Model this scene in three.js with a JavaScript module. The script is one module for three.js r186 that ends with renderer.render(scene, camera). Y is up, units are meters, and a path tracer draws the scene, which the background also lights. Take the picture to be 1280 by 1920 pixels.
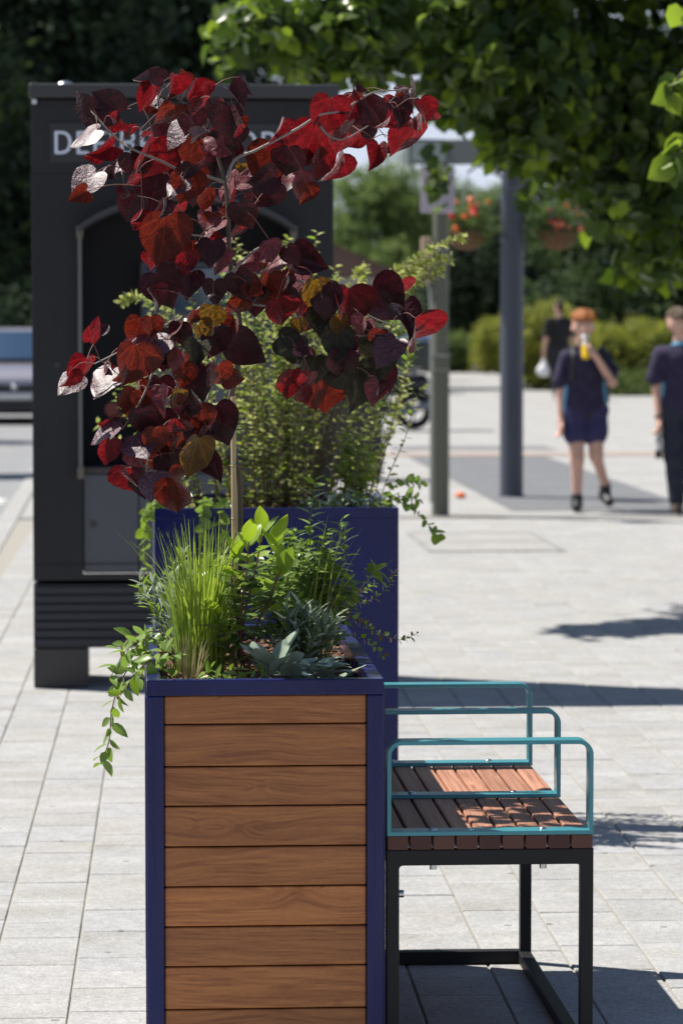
import * as THREE from 'three';
import { RoundedBoxGeometry } from 'three/addons/geometries/RoundedBoxGeometry.js';
import { mergeGeometries } from 'three/addons/utils/BufferGeometryUtils.js';
import { TextGeometry } from 'three/addons/geometries/TextGeometry.js';
import { FontLoader } from 'three/addons/loaders/FontLoader.js';

// ---------------------------------------------------------------- camera, sky, sun, exposure
const scene = new THREE.Scene();
const camera = new THREE.PerspectiveCamera(2 * Math.atan(960 / 6200) * 180 / Math.PI, 682 / 1024, 0.1, 900);
camera.position.set(0, 1.5, 0);
camera.up.set(0, 1, 0);
camera.lookAt(0.062779 * 10, 1.5 - 0.059571 * 10, -0.996248 * 10);
camera.focus = 6.95;
camera.userData.fStop = 6.3;

const renderer = new THREE.WebGLRenderer({ antialias: true });
renderer.setSize(682, 1024);
renderer.toneMapping = THREE.LinearToneMapping;
renderer.toneMappingExposure = 1.55;
renderer.shadowMap.enabled = true;
renderer.shadowMap.type = THREE.PCFSoftShadowMap;

const toSun = new THREE.Vector3(-0.57, 1, -0.29).normalize();
{ // clear summer sky: pale at the horizon, deep blue overhead, a soft glow round the sun
  const W = 256, H = 128, data = new Float32Array(W * H * 4), v = new THREE.Vector3();
  for (let j = 0; j < H; j++) for (let i = 0; i < W; i++) {
    const th = (j + 0.5) / H * Math.PI - Math.PI / 2, ph = ((i + 0.5) / W - 0.5) * 2 * Math.PI;
    v.set(Math.cos(th) * Math.cos(ph), Math.sin(th), Math.cos(th) * Math.sin(ph));
    const h = Math.max(0, v.y), a = Math.pow(1 - h, 4.2), s = Math.max(0, v.dot(toSun));
    const glow = 0.16 * Math.pow(s, 24) + 0.05 * Math.pow(s, 4);
    const k = (j * W + i) * 4;
    data[k] = 0.06 + 0.47 * a + glow; data[k + 1] = 0.105 + 0.47 * a + glow; data[k + 2] = 0.205 + 0.45 * a + glow * 0.9; data[k + 3] = 1;
  }
  const sky = new THREE.DataTexture(data, W, H, THREE.RGBAFormat, THREE.FloatType);
  sky.mapping = THREE.EquirectangularReflectionMapping; sky.magFilter = sky.minFilter = THREE.LinearFilter; sky.needsUpdate = true;
  scene.background = sky; scene.environment = sky;
}
const sun = new THREE.DirectionalLight(new THREE.Color(1, 0.955, 0.88), 5);
sun.position.copy(toSun).multiplyScalar(60).add(new THREE.Vector3(2, 0, -20));
sun.target.position.set(2, 0, -20);
sun.castShadow = true; sun.shadow.mapSize.set(4096, 4096); sun.shadow.radius = 1.2;
Object.assign(sun.shadow.camera, { left: -40, right: 40, top: 50, bottom: -50, near: 1, far: 160 });
scene.add(sun, sun.target);

// ---------------------------------------------------------------- helpers
let seed = 12345;
function rnd() { seed |= 0; seed = seed + 0x6D2B79F5 | 0; let t = Math.imul(seed ^ seed >>> 15, 1 | seed); t = t + Math.imul(t ^ t >>> 7, 61 | t) ^ t; return ((t ^ t >>> 14) >>> 0) / 4294967296; }
const rr = (a, b) => a + (b - a) * rnd();
const pick = (a) => a[Math.floor(rnd() * a.length)];
const V = (x, y, z) => new THREE.Vector3(x, y, z);
const used = {};
function numbered(n) { const k = used[n] = (used[n] ?? -1) + 1; return k ? `${n}_${String(k).padStart(3, '0')}` : n; }
function mesh(name, geo, mat, parent, top) {
  const m = new THREE.Mesh(geo, mat); m.name = top ? numbered(name) : name; m.castShadow = m.receiveShadow = true;
  (parent || scene).add(m); return m;
}
function thing(name, label, category, pos = [0, 0, 0], turn = 0, group) {
  const o = new THREE.Group(); o.name = numbered(name); o.position.set(...pos); o.rotation.y = turn; scene.add(o);
  o.userData = { label, category }; if (group) o.userData.group = group; return o;
}
function structure(name, geo, mat) { const m = mesh(name, geo, mat, scene, true); m.userData.kind = 'structure'; return m; }
function hash2(x, y) { let h = Math.imul(x, 374761393) + Math.imul(y, 668265263) | 0; h = Math.imul(h ^ h >>> 13, 1274126177); return ((h ^ h >>> 16) >>> 0) / 4294967296; }
function vnoise(x, y, px = 0, py = 0) { // value noise, wraps at px / py cells
  const xi = Math.floor(x), yi = Math.floor(y), fx = x - xi, fy = y - yi, sx = fx * fx * (3 - 2 * fx), sy = fy * fy * (3 - 2 * fy);
  const w = (a, p) => p ? ((a % p) + p) % p : a;
  const a = hash2(w(xi, px), w(yi, py)), b = hash2(w(xi + 1, px), w(yi, py)), c = hash2(w(xi, px), w(yi + 1, py)), d = hash2(w(xi + 1, px), w(yi + 1, py));
  return a + (b - a) * sx + (c - a) * sy + (a - b - c + d) * sx * sy;
}
function tex(w, h, f, srgb = true) { // f(u, v, i, j) -> [r, g, b] in 0..1
  const d = new Uint8Array(w * h * 4);
  for (let j = 0; j < h; j++) for (let i = 0; i < w; i++) { const c = f(i / w, j / h, i, j), k = (j * w + i) * 4; for (let q = 0; q < 3; q++) d[k + q] = Math.max(0, Math.min(255, c[q] * 255)); d[k + 3] = 255; }
  const t = new THREE.DataTexture(d, w, h, THREE.RGBAFormat); t.wrapS = t.wrapT = THREE.RepeatWrapping; t.magFilter = THREE.LinearFilter; t.minFilter = THREE.LinearMipmapLinearFilter; t.generateMipmaps = true;
  if (srgb) t.colorSpace = THREE.SRGBColorSpace; t.needsUpdate = true; return t;
}
const lin = (r, g, b) => new THREE.Color().setRGB(r, g, b);
const std = (c, roughness = 0.6, metalness = 0, extra = {}) => new THREE.MeshStandardMaterial({ color: lin(...c), roughness, metalness, side: THREE.DoubleSide, ...extra });
const phys = (c, extra = {}) => new THREE.MeshPhysicalMaterial({ color: lin(...c), side: THREE.DoubleSide, ...extra });
const leafMat = (c, through = 0.42, coat = 0.35, coatRough = 0.38, extra = {}) => phys(c, { roughness: 1, transmission: through, thickness: 0, ior: 1.4, specularIntensity: 0.4, clearcoat: coat, clearcoatRoughness: coatRough, ...extra });
function box(x0, x1, y0, y1, z0, z1, r = 0) {
  const w = x1 - x0, h = y1 - y0, d = z1 - z0;
  const g = r ? new RoundedBoxGeometry(w, h, d, 2, r) : new THREE.BoxGeometry(w, h, d);
  return g.translate((x0 + x1) / 2, (y0 + y1) / 2, (z0 + z1) / 2);
}
const merge = (list) => mergeGeometries(list.map((g) => { const q = g.index ? g.toNonIndexed() : g; for (const k of Object.keys(q.attributes)) if (!['position', 'normal', 'uv'].includes(k)) q.deleteAttribute(k); if (!q.attributes.uv) q.setAttribute('uv', new THREE.BufferAttribute(new Float32Array(q.attributes.position.count * 2), 2)); return q; }));
function tube(points, radii, seg = 6, steps = 0) { // tapered tube through points
  const c = new THREE.CatmullRomCurve3(points.map((p) => p.isVector3 ? p : V(...p)), false, 'centripetal');
  const n = steps || Math.max(2, (points.length - 1) * 3), pos = [], idx = [], nor = [], uv = [], R = (t) => { if (typeof radii === 'number') return radii; const k = t * (radii.length - 1), i = Math.min(radii.length - 2, Math.floor(k)); return radii[i] + (radii[i + 1] - radii[i]) * (k - i); };
  let ref = V(0.3, 0.2, 1).normalize();
  for (let i = 0; i <= n; i++) {
    const t = i / n, p = c.getPoint(t), T = c.getTangent(t).normalize();
    let N = ref.clone().addScaledVector(T, -ref.dot(T)); if (N.lengthSq() < 1e-4) N = V(1, 0, 0).addScaledVector(T, -T.x); N.normalize(); ref = N.clone();
    const B = T.clone().cross(N), r = R(t);
    for (let k = 0; k <= seg; k++) { const a = k / seg * Math.PI * 2, d = N.clone().multiplyScalar(Math.cos(a)).addScaledVector(B, Math.sin(a)); pos.push(p.x + d.x * r, p.y + d.y * r, p.z + d.z * r); nor.push(d.x, d.y, d.z); uv.push(k / seg, t); }
    if (i) for (let k = 0; k < seg; k++) { const a = (i - 1) * (seg + 1) + k, b = a + seg + 1; idx.push(a, a + 1, b, a + 1, b + 1, b); }
  }
  for (const [ring, s] of [[0, -1], [n, 1]]) { const T = c.getTangent(ring / n).multiplyScalar(s), P = c.getPoint(ring / n), base = pos.length / 3; pos.push(P.x, P.y, P.z); nor.push(T.x, T.y, T.z); uv.push(0, 0); for (let k = 0; k <= seg; k++) { const q = (ring * (seg + 1) + k) * 3; pos.push(pos[q], pos[q + 1], pos[q + 2]); nor.push(T.x, T.y, T.z); uv.push(0, 0); } for (let k = 0; k < seg; k++) s > 0 ? idx.push(base, base + 1 + k, base + 2 + k) : idx.push(base, base + 2 + k, base + 1 + k); }
  const g = new THREE.BufferGeometry(); g.setAttribute('position', new THREE.Float32BufferAttribute(pos, 3)); g.setAttribute('normal', new THREE.Float32BufferAttribute(nor, 3)); g.setAttribute('uv', new THREE.Float32BufferAttribute(uv, 2)); g.setIndex(idx); return g;
}
// a leaf lying in the xy plane: base at the origin, tip at (0, len), normal +z; profile(t) gives the half width
function leafGeo(profile, len, { nu = 6, nv = 2, fold = 0.15, curl = 0.1, twist = 0, wave = 0, notch = 0 } = {}) {
  const pos = [], uv = [], idx = [];
  for (let i = 0; i <= nu; i++) for (let j = -nv; j <= nv; j++) {
    const t = i / nu, s = j / nv, w = profile(t);
    let x = s * w * len, y = t * len - notch * len * Math.abs(s) * Math.max(0, 1 - t * 3), z = Math.abs(s) * w * len * fold - curl * len * t * t;
    z += wave * len * Math.sin(t * 9 + s * 3) * Math.abs(s);
    const a = twist * (t - 0.3), cx = x * Math.cos(a) - z * Math.sin(a), cz = x * Math.sin(a) + z * Math.cos(a);
    pos.push(cx, y, cz); uv.push(0.5 + s * w, t);
  }
  const w = 2 * nv + 1; for (let i = 0; i < nu; i++) for (let j = 0; j < 2 * nv; j++) { const a = i * w + j, b = a + w; idx.push(a, a + 1, b, a + 1, b + 1, b); }
  const g = new THREE.BufferGeometry(); g.setAttribute('position', new THREE.Float32BufferAttribute(pos, 3)); g.setAttribute('uv', new THREE.Float32BufferAttribute(uv, 2)); g.setIndex(idx); g.computeVertexNormals(); return g;
}
const ovate = (W, p = 0.45) => (t) => W * Math.pow(Math.sin(Math.PI * Math.pow(t, p > 0.5 ? 1.25 : 0.8)), 0.85) * 0.5;
const heart = (W) => (t) => 0.5 * W * Math.sqrt(Math.max(0, 1 - Math.pow((t - 0.36) / 0.44, 2) * (t < 0.36 ? 0.7 : 0)) ) * (t < 0.36 ? 1 : Math.pow(Math.max(0, 1 - Math.pow((t - 0.36) / 0.64, 1.7)), 0.8));
// heart-shaped blade drawn from its outline: lobes either side of the stalk, drawn-out tip
function heartLeaf(width, { nu = 10, nv = 3, fold = 0.15, curl = 0.15, twist = 0, wave = 0, cup = 0 } = {}) {
  const out = new THREE.CatmullRomCurve3([[0, 0.03], [0.13, -0.075], [0.3, -0.09], [0.455, 0.03], [0.52, 0.25], [0.45, 0.5], [0.29, 0.72], [0.12, 0.88], [0, 1.02]].map(([x, y]) => V(x * width, y, 0)));
  const pos = [], uv = [], idx = [];
  for (let i = 0; i <= nu; i++) { const t = i / nu, O = out.getPoint(t), my = 0.03 + 0.99 * t * (0.55 + 0.45 * t);
    for (let j = -nv; j <= nv; j++) { const s = j / nv, q = Math.abs(s); let x = O.x * s, y = my + (O.y - my) * q, z = Math.abs(x) * fold - curl * y * y + cup * x * x + wave * Math.sin(y * 11 + s * 5) * q;
      const a = twist * (y - 0.3), cx = x * Math.cos(a) - z * Math.sin(a), cz = x * Math.sin(a) + z * Math.cos(a); pos.push(cx, y, cz); uv.push(0.5 + O.x * s * 0.9, 0.1 + y * 0.85); } }
  const w = 2 * nv + 1; for (let i = 0; i < nu; i++) for (let j = 0; j < 2 * nv; j++) { const a = i * w + j, b = a + w; idx.push(a, a + 1, b, a + 1, b + 1, b); }
  const g = new THREE.BufferGeometry(); g.setAttribute('position', new THREE.Float32BufferAttribute(pos, 3)); g.setAttribute('uv', new THREE.Float32BufferAttribute(uv, 2)); g.setIndex(idx); g.computeVertexNormals(); return g;
}
class Acc { // many small pieces joined into one mesh
  constructor() { this.p = []; this.n = []; this.u = []; this.c = []; this.i = []; }
  add(g, m, col) {
    const P = g.attributes.position, N = g.attributes.normal, U = g.attributes.uv, o = this.p.length / 3, v = V(), nm = new THREE.Matrix3().getNormalMatrix(m);
    for (let k = 0; k < P.count; k++) { v.fromBufferAttribute(P, k).applyMatrix4(m); this.p.push(v.x, v.y, v.z); v.fromBufferAttribute(N, k).applyMatrix3(nm).normalize(); this.n.push(v.x, v.y, v.z); this.u.push(U ? U.getX(k) : 0, U ? U.getY(k) : 0); if (col) this.c.push(...col); }
    if (g.index) for (let k = 0; k < g.index.count; k++) this.i.push(o + g.index.getX(k)); else for (let k = 0; k < P.count; k++) this.i.push(o + k);
  }
  geo() { const g = new THREE.BufferGeometry(); g.setAttribute('position', new THREE.Float32BufferAttribute(this.p, 3)); g.setAttribute('normal', new THREE.Float32BufferAttribute(this.n, 3)); g.setAttribute('uv', new THREE.Float32BufferAttribute(this.u, 2)); if (this.c.length) g.setAttribute('color', new THREE.Float32BufferAttribute(this.c, 3)); g.setIndex(this.i); return g; }
}
// matrix that puts a leaf at p, pointing along tip, facing nrm
function leafAt(p, tip, nrm, s = 1) {
  const y = tip.clone().normalize(), x = y.clone().cross(nrm).normalize(), z = x.clone().cross(y);
  if (!isFinite(x.x) || x.lengthSq() < 0.5) return leafAt(p, tip, nrm.clone().add(V(0.31, 0.17, 0.23)), s);
  return new THREE.Matrix4().makeBasis(x.multiplyScalar(s), y.multiplyScalar(s), z.multiplyScalar(s)).setPosition(p);
}
const rndDir = () => { const z = rr(-1, 1), a = rr(0, 6.283), r = Math.sqrt(1 - z * z); return V(r * Math.cos(a), z, r * Math.sin(a)); };
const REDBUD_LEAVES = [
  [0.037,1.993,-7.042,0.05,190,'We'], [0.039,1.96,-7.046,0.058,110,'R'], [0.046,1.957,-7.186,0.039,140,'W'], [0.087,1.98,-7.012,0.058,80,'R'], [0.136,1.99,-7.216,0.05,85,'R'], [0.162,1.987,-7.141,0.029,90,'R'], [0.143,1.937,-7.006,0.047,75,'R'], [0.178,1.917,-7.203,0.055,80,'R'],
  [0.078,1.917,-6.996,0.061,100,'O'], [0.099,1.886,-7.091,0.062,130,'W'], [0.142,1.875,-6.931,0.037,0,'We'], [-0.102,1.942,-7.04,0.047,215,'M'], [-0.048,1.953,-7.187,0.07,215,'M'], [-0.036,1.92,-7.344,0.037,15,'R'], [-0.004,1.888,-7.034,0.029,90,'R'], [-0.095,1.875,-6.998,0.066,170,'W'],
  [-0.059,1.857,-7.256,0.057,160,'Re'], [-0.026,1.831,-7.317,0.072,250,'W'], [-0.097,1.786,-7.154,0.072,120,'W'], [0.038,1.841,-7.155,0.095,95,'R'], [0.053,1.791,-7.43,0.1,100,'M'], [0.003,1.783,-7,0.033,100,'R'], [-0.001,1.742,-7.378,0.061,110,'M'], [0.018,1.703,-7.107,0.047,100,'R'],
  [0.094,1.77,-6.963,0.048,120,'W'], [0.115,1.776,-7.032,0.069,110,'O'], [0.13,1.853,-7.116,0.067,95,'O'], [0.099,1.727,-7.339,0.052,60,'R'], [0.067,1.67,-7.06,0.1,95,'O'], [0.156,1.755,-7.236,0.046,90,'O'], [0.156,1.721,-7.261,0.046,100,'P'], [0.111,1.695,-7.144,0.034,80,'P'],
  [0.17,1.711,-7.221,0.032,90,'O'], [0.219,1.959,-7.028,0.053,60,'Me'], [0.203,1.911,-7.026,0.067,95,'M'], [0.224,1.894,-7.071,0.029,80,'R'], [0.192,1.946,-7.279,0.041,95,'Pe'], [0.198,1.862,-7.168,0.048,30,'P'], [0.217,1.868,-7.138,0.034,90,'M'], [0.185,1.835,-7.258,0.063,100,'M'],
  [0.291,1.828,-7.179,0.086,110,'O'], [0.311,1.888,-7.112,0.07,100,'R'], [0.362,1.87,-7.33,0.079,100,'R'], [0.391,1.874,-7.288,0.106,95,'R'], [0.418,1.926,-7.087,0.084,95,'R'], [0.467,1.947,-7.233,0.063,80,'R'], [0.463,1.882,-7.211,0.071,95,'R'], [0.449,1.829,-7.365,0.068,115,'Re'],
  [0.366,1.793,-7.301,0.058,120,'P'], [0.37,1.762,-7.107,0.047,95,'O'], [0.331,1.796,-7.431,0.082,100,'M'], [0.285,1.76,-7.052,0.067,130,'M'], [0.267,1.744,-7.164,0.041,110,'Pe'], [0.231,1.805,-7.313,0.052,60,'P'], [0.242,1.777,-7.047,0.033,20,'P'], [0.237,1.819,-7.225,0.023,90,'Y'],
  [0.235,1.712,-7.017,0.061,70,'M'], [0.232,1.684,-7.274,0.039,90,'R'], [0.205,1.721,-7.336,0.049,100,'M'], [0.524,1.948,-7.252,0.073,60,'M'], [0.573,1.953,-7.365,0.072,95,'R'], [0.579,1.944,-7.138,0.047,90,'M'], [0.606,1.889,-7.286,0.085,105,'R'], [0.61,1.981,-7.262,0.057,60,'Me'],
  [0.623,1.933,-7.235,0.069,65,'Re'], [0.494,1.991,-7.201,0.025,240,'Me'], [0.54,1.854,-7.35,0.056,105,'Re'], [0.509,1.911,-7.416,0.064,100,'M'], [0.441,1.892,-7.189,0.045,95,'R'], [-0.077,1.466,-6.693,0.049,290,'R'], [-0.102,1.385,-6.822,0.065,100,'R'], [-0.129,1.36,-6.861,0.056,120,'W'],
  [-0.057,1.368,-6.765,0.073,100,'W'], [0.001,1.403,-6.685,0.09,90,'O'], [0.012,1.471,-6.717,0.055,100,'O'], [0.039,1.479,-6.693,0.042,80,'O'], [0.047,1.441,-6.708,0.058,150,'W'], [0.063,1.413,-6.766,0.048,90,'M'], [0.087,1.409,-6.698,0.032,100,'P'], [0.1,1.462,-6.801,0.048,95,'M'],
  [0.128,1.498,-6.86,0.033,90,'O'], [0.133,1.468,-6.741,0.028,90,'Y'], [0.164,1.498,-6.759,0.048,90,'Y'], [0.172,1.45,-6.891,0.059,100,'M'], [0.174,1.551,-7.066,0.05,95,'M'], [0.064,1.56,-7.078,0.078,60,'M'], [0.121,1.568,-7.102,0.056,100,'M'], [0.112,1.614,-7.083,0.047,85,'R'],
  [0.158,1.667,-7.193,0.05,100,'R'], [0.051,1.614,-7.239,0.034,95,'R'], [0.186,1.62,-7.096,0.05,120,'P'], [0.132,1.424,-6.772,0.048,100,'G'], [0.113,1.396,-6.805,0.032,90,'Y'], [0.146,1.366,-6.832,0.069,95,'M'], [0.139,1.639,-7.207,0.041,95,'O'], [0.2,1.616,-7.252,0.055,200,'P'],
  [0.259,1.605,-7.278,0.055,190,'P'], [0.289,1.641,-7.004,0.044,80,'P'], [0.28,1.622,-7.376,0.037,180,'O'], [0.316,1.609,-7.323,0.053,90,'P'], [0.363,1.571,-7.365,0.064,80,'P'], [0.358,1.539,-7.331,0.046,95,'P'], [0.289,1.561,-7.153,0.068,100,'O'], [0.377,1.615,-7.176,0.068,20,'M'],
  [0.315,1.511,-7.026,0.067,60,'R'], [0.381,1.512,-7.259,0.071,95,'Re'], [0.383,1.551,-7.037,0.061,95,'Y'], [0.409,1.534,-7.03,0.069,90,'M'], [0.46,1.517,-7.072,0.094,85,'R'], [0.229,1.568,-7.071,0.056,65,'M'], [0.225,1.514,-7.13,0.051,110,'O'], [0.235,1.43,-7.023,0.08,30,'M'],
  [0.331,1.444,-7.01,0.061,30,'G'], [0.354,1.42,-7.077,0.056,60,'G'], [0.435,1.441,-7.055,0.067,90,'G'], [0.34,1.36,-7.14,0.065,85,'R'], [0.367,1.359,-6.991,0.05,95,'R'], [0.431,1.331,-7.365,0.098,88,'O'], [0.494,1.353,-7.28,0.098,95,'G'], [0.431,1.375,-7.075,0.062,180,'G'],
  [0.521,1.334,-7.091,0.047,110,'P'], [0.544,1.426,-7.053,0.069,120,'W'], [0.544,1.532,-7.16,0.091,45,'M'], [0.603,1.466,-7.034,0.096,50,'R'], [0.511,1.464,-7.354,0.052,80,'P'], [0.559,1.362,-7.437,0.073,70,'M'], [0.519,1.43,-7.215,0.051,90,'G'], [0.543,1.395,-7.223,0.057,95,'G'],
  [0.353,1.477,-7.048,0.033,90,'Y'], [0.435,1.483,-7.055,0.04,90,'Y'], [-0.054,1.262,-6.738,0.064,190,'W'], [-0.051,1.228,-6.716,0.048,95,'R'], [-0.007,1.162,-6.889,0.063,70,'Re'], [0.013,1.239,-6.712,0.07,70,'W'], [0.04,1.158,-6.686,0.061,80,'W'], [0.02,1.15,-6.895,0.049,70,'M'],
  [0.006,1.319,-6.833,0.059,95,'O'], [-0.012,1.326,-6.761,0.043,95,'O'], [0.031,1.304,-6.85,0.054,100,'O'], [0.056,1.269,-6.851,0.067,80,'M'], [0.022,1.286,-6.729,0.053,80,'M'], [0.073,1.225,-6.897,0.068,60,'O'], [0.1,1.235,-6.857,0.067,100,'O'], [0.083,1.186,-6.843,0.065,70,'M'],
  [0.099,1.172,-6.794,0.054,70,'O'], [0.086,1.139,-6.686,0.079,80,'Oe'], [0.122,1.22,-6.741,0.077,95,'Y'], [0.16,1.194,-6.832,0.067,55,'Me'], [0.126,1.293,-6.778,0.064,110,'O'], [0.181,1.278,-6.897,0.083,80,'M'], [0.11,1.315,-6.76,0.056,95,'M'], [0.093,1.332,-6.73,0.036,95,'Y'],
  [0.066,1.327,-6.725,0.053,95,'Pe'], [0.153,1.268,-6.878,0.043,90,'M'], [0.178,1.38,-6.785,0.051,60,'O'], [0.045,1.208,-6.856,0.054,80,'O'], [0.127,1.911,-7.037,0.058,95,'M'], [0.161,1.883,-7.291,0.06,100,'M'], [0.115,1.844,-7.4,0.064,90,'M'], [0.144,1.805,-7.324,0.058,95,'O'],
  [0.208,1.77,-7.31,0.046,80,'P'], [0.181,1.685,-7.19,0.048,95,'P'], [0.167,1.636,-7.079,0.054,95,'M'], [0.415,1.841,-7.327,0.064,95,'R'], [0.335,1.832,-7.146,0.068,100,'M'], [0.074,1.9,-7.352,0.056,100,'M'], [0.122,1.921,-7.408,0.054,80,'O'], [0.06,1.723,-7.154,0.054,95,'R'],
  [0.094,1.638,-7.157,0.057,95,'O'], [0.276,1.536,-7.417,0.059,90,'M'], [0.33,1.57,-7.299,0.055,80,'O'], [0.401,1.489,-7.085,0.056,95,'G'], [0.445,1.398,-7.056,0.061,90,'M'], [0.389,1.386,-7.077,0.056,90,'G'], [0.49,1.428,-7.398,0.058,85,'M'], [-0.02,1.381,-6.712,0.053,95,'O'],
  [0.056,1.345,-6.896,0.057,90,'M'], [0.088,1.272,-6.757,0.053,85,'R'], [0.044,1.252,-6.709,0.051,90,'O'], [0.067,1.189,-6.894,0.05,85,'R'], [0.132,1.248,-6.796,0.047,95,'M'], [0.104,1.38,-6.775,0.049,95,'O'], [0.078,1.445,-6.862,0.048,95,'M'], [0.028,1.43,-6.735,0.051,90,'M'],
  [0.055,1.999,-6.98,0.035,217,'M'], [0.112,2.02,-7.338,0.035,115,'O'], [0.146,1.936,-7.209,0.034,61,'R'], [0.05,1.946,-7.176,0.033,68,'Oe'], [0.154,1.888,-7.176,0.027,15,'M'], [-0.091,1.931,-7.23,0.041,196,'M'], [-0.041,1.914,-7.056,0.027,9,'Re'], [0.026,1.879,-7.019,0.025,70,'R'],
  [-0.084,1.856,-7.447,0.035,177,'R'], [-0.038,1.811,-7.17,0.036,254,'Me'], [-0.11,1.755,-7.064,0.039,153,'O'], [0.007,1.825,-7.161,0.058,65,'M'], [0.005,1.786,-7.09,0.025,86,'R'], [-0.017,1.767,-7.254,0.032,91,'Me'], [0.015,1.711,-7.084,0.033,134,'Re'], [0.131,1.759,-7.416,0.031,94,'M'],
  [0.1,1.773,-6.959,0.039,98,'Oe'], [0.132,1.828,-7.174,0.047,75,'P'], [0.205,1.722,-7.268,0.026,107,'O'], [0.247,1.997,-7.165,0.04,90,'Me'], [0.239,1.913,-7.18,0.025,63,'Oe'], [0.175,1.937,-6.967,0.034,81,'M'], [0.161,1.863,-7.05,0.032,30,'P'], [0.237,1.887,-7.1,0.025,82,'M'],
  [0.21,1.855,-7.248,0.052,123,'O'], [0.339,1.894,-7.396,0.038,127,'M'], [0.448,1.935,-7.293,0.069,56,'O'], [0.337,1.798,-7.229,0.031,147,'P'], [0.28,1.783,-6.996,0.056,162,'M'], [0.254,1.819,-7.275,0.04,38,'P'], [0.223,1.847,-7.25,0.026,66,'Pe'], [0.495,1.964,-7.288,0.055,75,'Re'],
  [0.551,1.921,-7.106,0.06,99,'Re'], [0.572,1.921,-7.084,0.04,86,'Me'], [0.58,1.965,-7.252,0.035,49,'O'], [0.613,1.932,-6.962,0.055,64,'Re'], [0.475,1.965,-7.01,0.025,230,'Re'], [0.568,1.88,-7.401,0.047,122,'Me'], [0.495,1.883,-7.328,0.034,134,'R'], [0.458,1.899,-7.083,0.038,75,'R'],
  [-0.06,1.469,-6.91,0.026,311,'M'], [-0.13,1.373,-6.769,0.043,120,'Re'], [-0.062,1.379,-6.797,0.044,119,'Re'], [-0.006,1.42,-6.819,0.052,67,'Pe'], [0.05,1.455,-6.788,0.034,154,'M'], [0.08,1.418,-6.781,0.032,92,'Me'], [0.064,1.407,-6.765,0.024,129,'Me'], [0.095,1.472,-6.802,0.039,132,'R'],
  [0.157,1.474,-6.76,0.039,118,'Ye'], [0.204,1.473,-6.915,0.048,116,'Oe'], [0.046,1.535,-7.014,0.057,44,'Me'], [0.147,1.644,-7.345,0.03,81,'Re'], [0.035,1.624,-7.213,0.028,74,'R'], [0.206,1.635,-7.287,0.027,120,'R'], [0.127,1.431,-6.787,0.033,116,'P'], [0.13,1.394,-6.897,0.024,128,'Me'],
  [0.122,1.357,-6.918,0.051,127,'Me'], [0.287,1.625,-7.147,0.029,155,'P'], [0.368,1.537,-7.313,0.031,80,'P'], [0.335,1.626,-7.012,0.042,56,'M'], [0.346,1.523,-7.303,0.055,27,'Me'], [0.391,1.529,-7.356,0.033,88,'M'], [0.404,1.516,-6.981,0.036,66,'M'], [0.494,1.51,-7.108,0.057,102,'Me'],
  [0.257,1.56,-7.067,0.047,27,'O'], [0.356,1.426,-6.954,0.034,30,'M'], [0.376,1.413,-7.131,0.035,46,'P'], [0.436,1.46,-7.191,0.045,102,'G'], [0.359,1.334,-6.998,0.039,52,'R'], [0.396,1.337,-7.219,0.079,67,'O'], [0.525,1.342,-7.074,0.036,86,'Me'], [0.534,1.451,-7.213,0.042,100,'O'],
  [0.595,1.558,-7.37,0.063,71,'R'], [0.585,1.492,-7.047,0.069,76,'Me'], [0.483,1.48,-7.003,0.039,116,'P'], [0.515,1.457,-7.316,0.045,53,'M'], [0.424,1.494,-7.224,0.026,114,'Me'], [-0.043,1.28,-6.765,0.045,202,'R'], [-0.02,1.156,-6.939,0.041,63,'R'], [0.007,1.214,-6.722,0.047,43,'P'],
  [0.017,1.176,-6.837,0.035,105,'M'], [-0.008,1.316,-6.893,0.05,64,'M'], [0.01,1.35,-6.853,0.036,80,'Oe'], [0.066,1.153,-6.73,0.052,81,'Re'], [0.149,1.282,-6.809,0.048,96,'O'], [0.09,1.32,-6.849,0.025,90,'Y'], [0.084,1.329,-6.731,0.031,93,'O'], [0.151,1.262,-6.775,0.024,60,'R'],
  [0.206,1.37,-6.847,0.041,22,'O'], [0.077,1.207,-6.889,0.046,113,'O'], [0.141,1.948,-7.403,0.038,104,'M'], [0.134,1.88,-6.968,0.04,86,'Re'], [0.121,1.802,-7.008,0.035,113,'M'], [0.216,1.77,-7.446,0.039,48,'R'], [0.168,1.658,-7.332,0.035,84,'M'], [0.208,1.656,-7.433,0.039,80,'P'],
  [0.066,1.723,-7.016,0.037,127,'Me'], [0.271,1.546,-7.157,0.039,93,'Me'], [0.329,1.57,-7.072,0.03,115,'Me'], [0.395,1.478,-7.434,0.036,120,'Pe'], [0.071,1.249,-6.757,0.028,88,'Re'], [0.077,1.208,-6.855,0.033,86,'O'], [0.091,1.407,-6.702,0.04,118,'O'], [0.038,1.448,-6.73,0.044,71,'P'],
];
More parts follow.
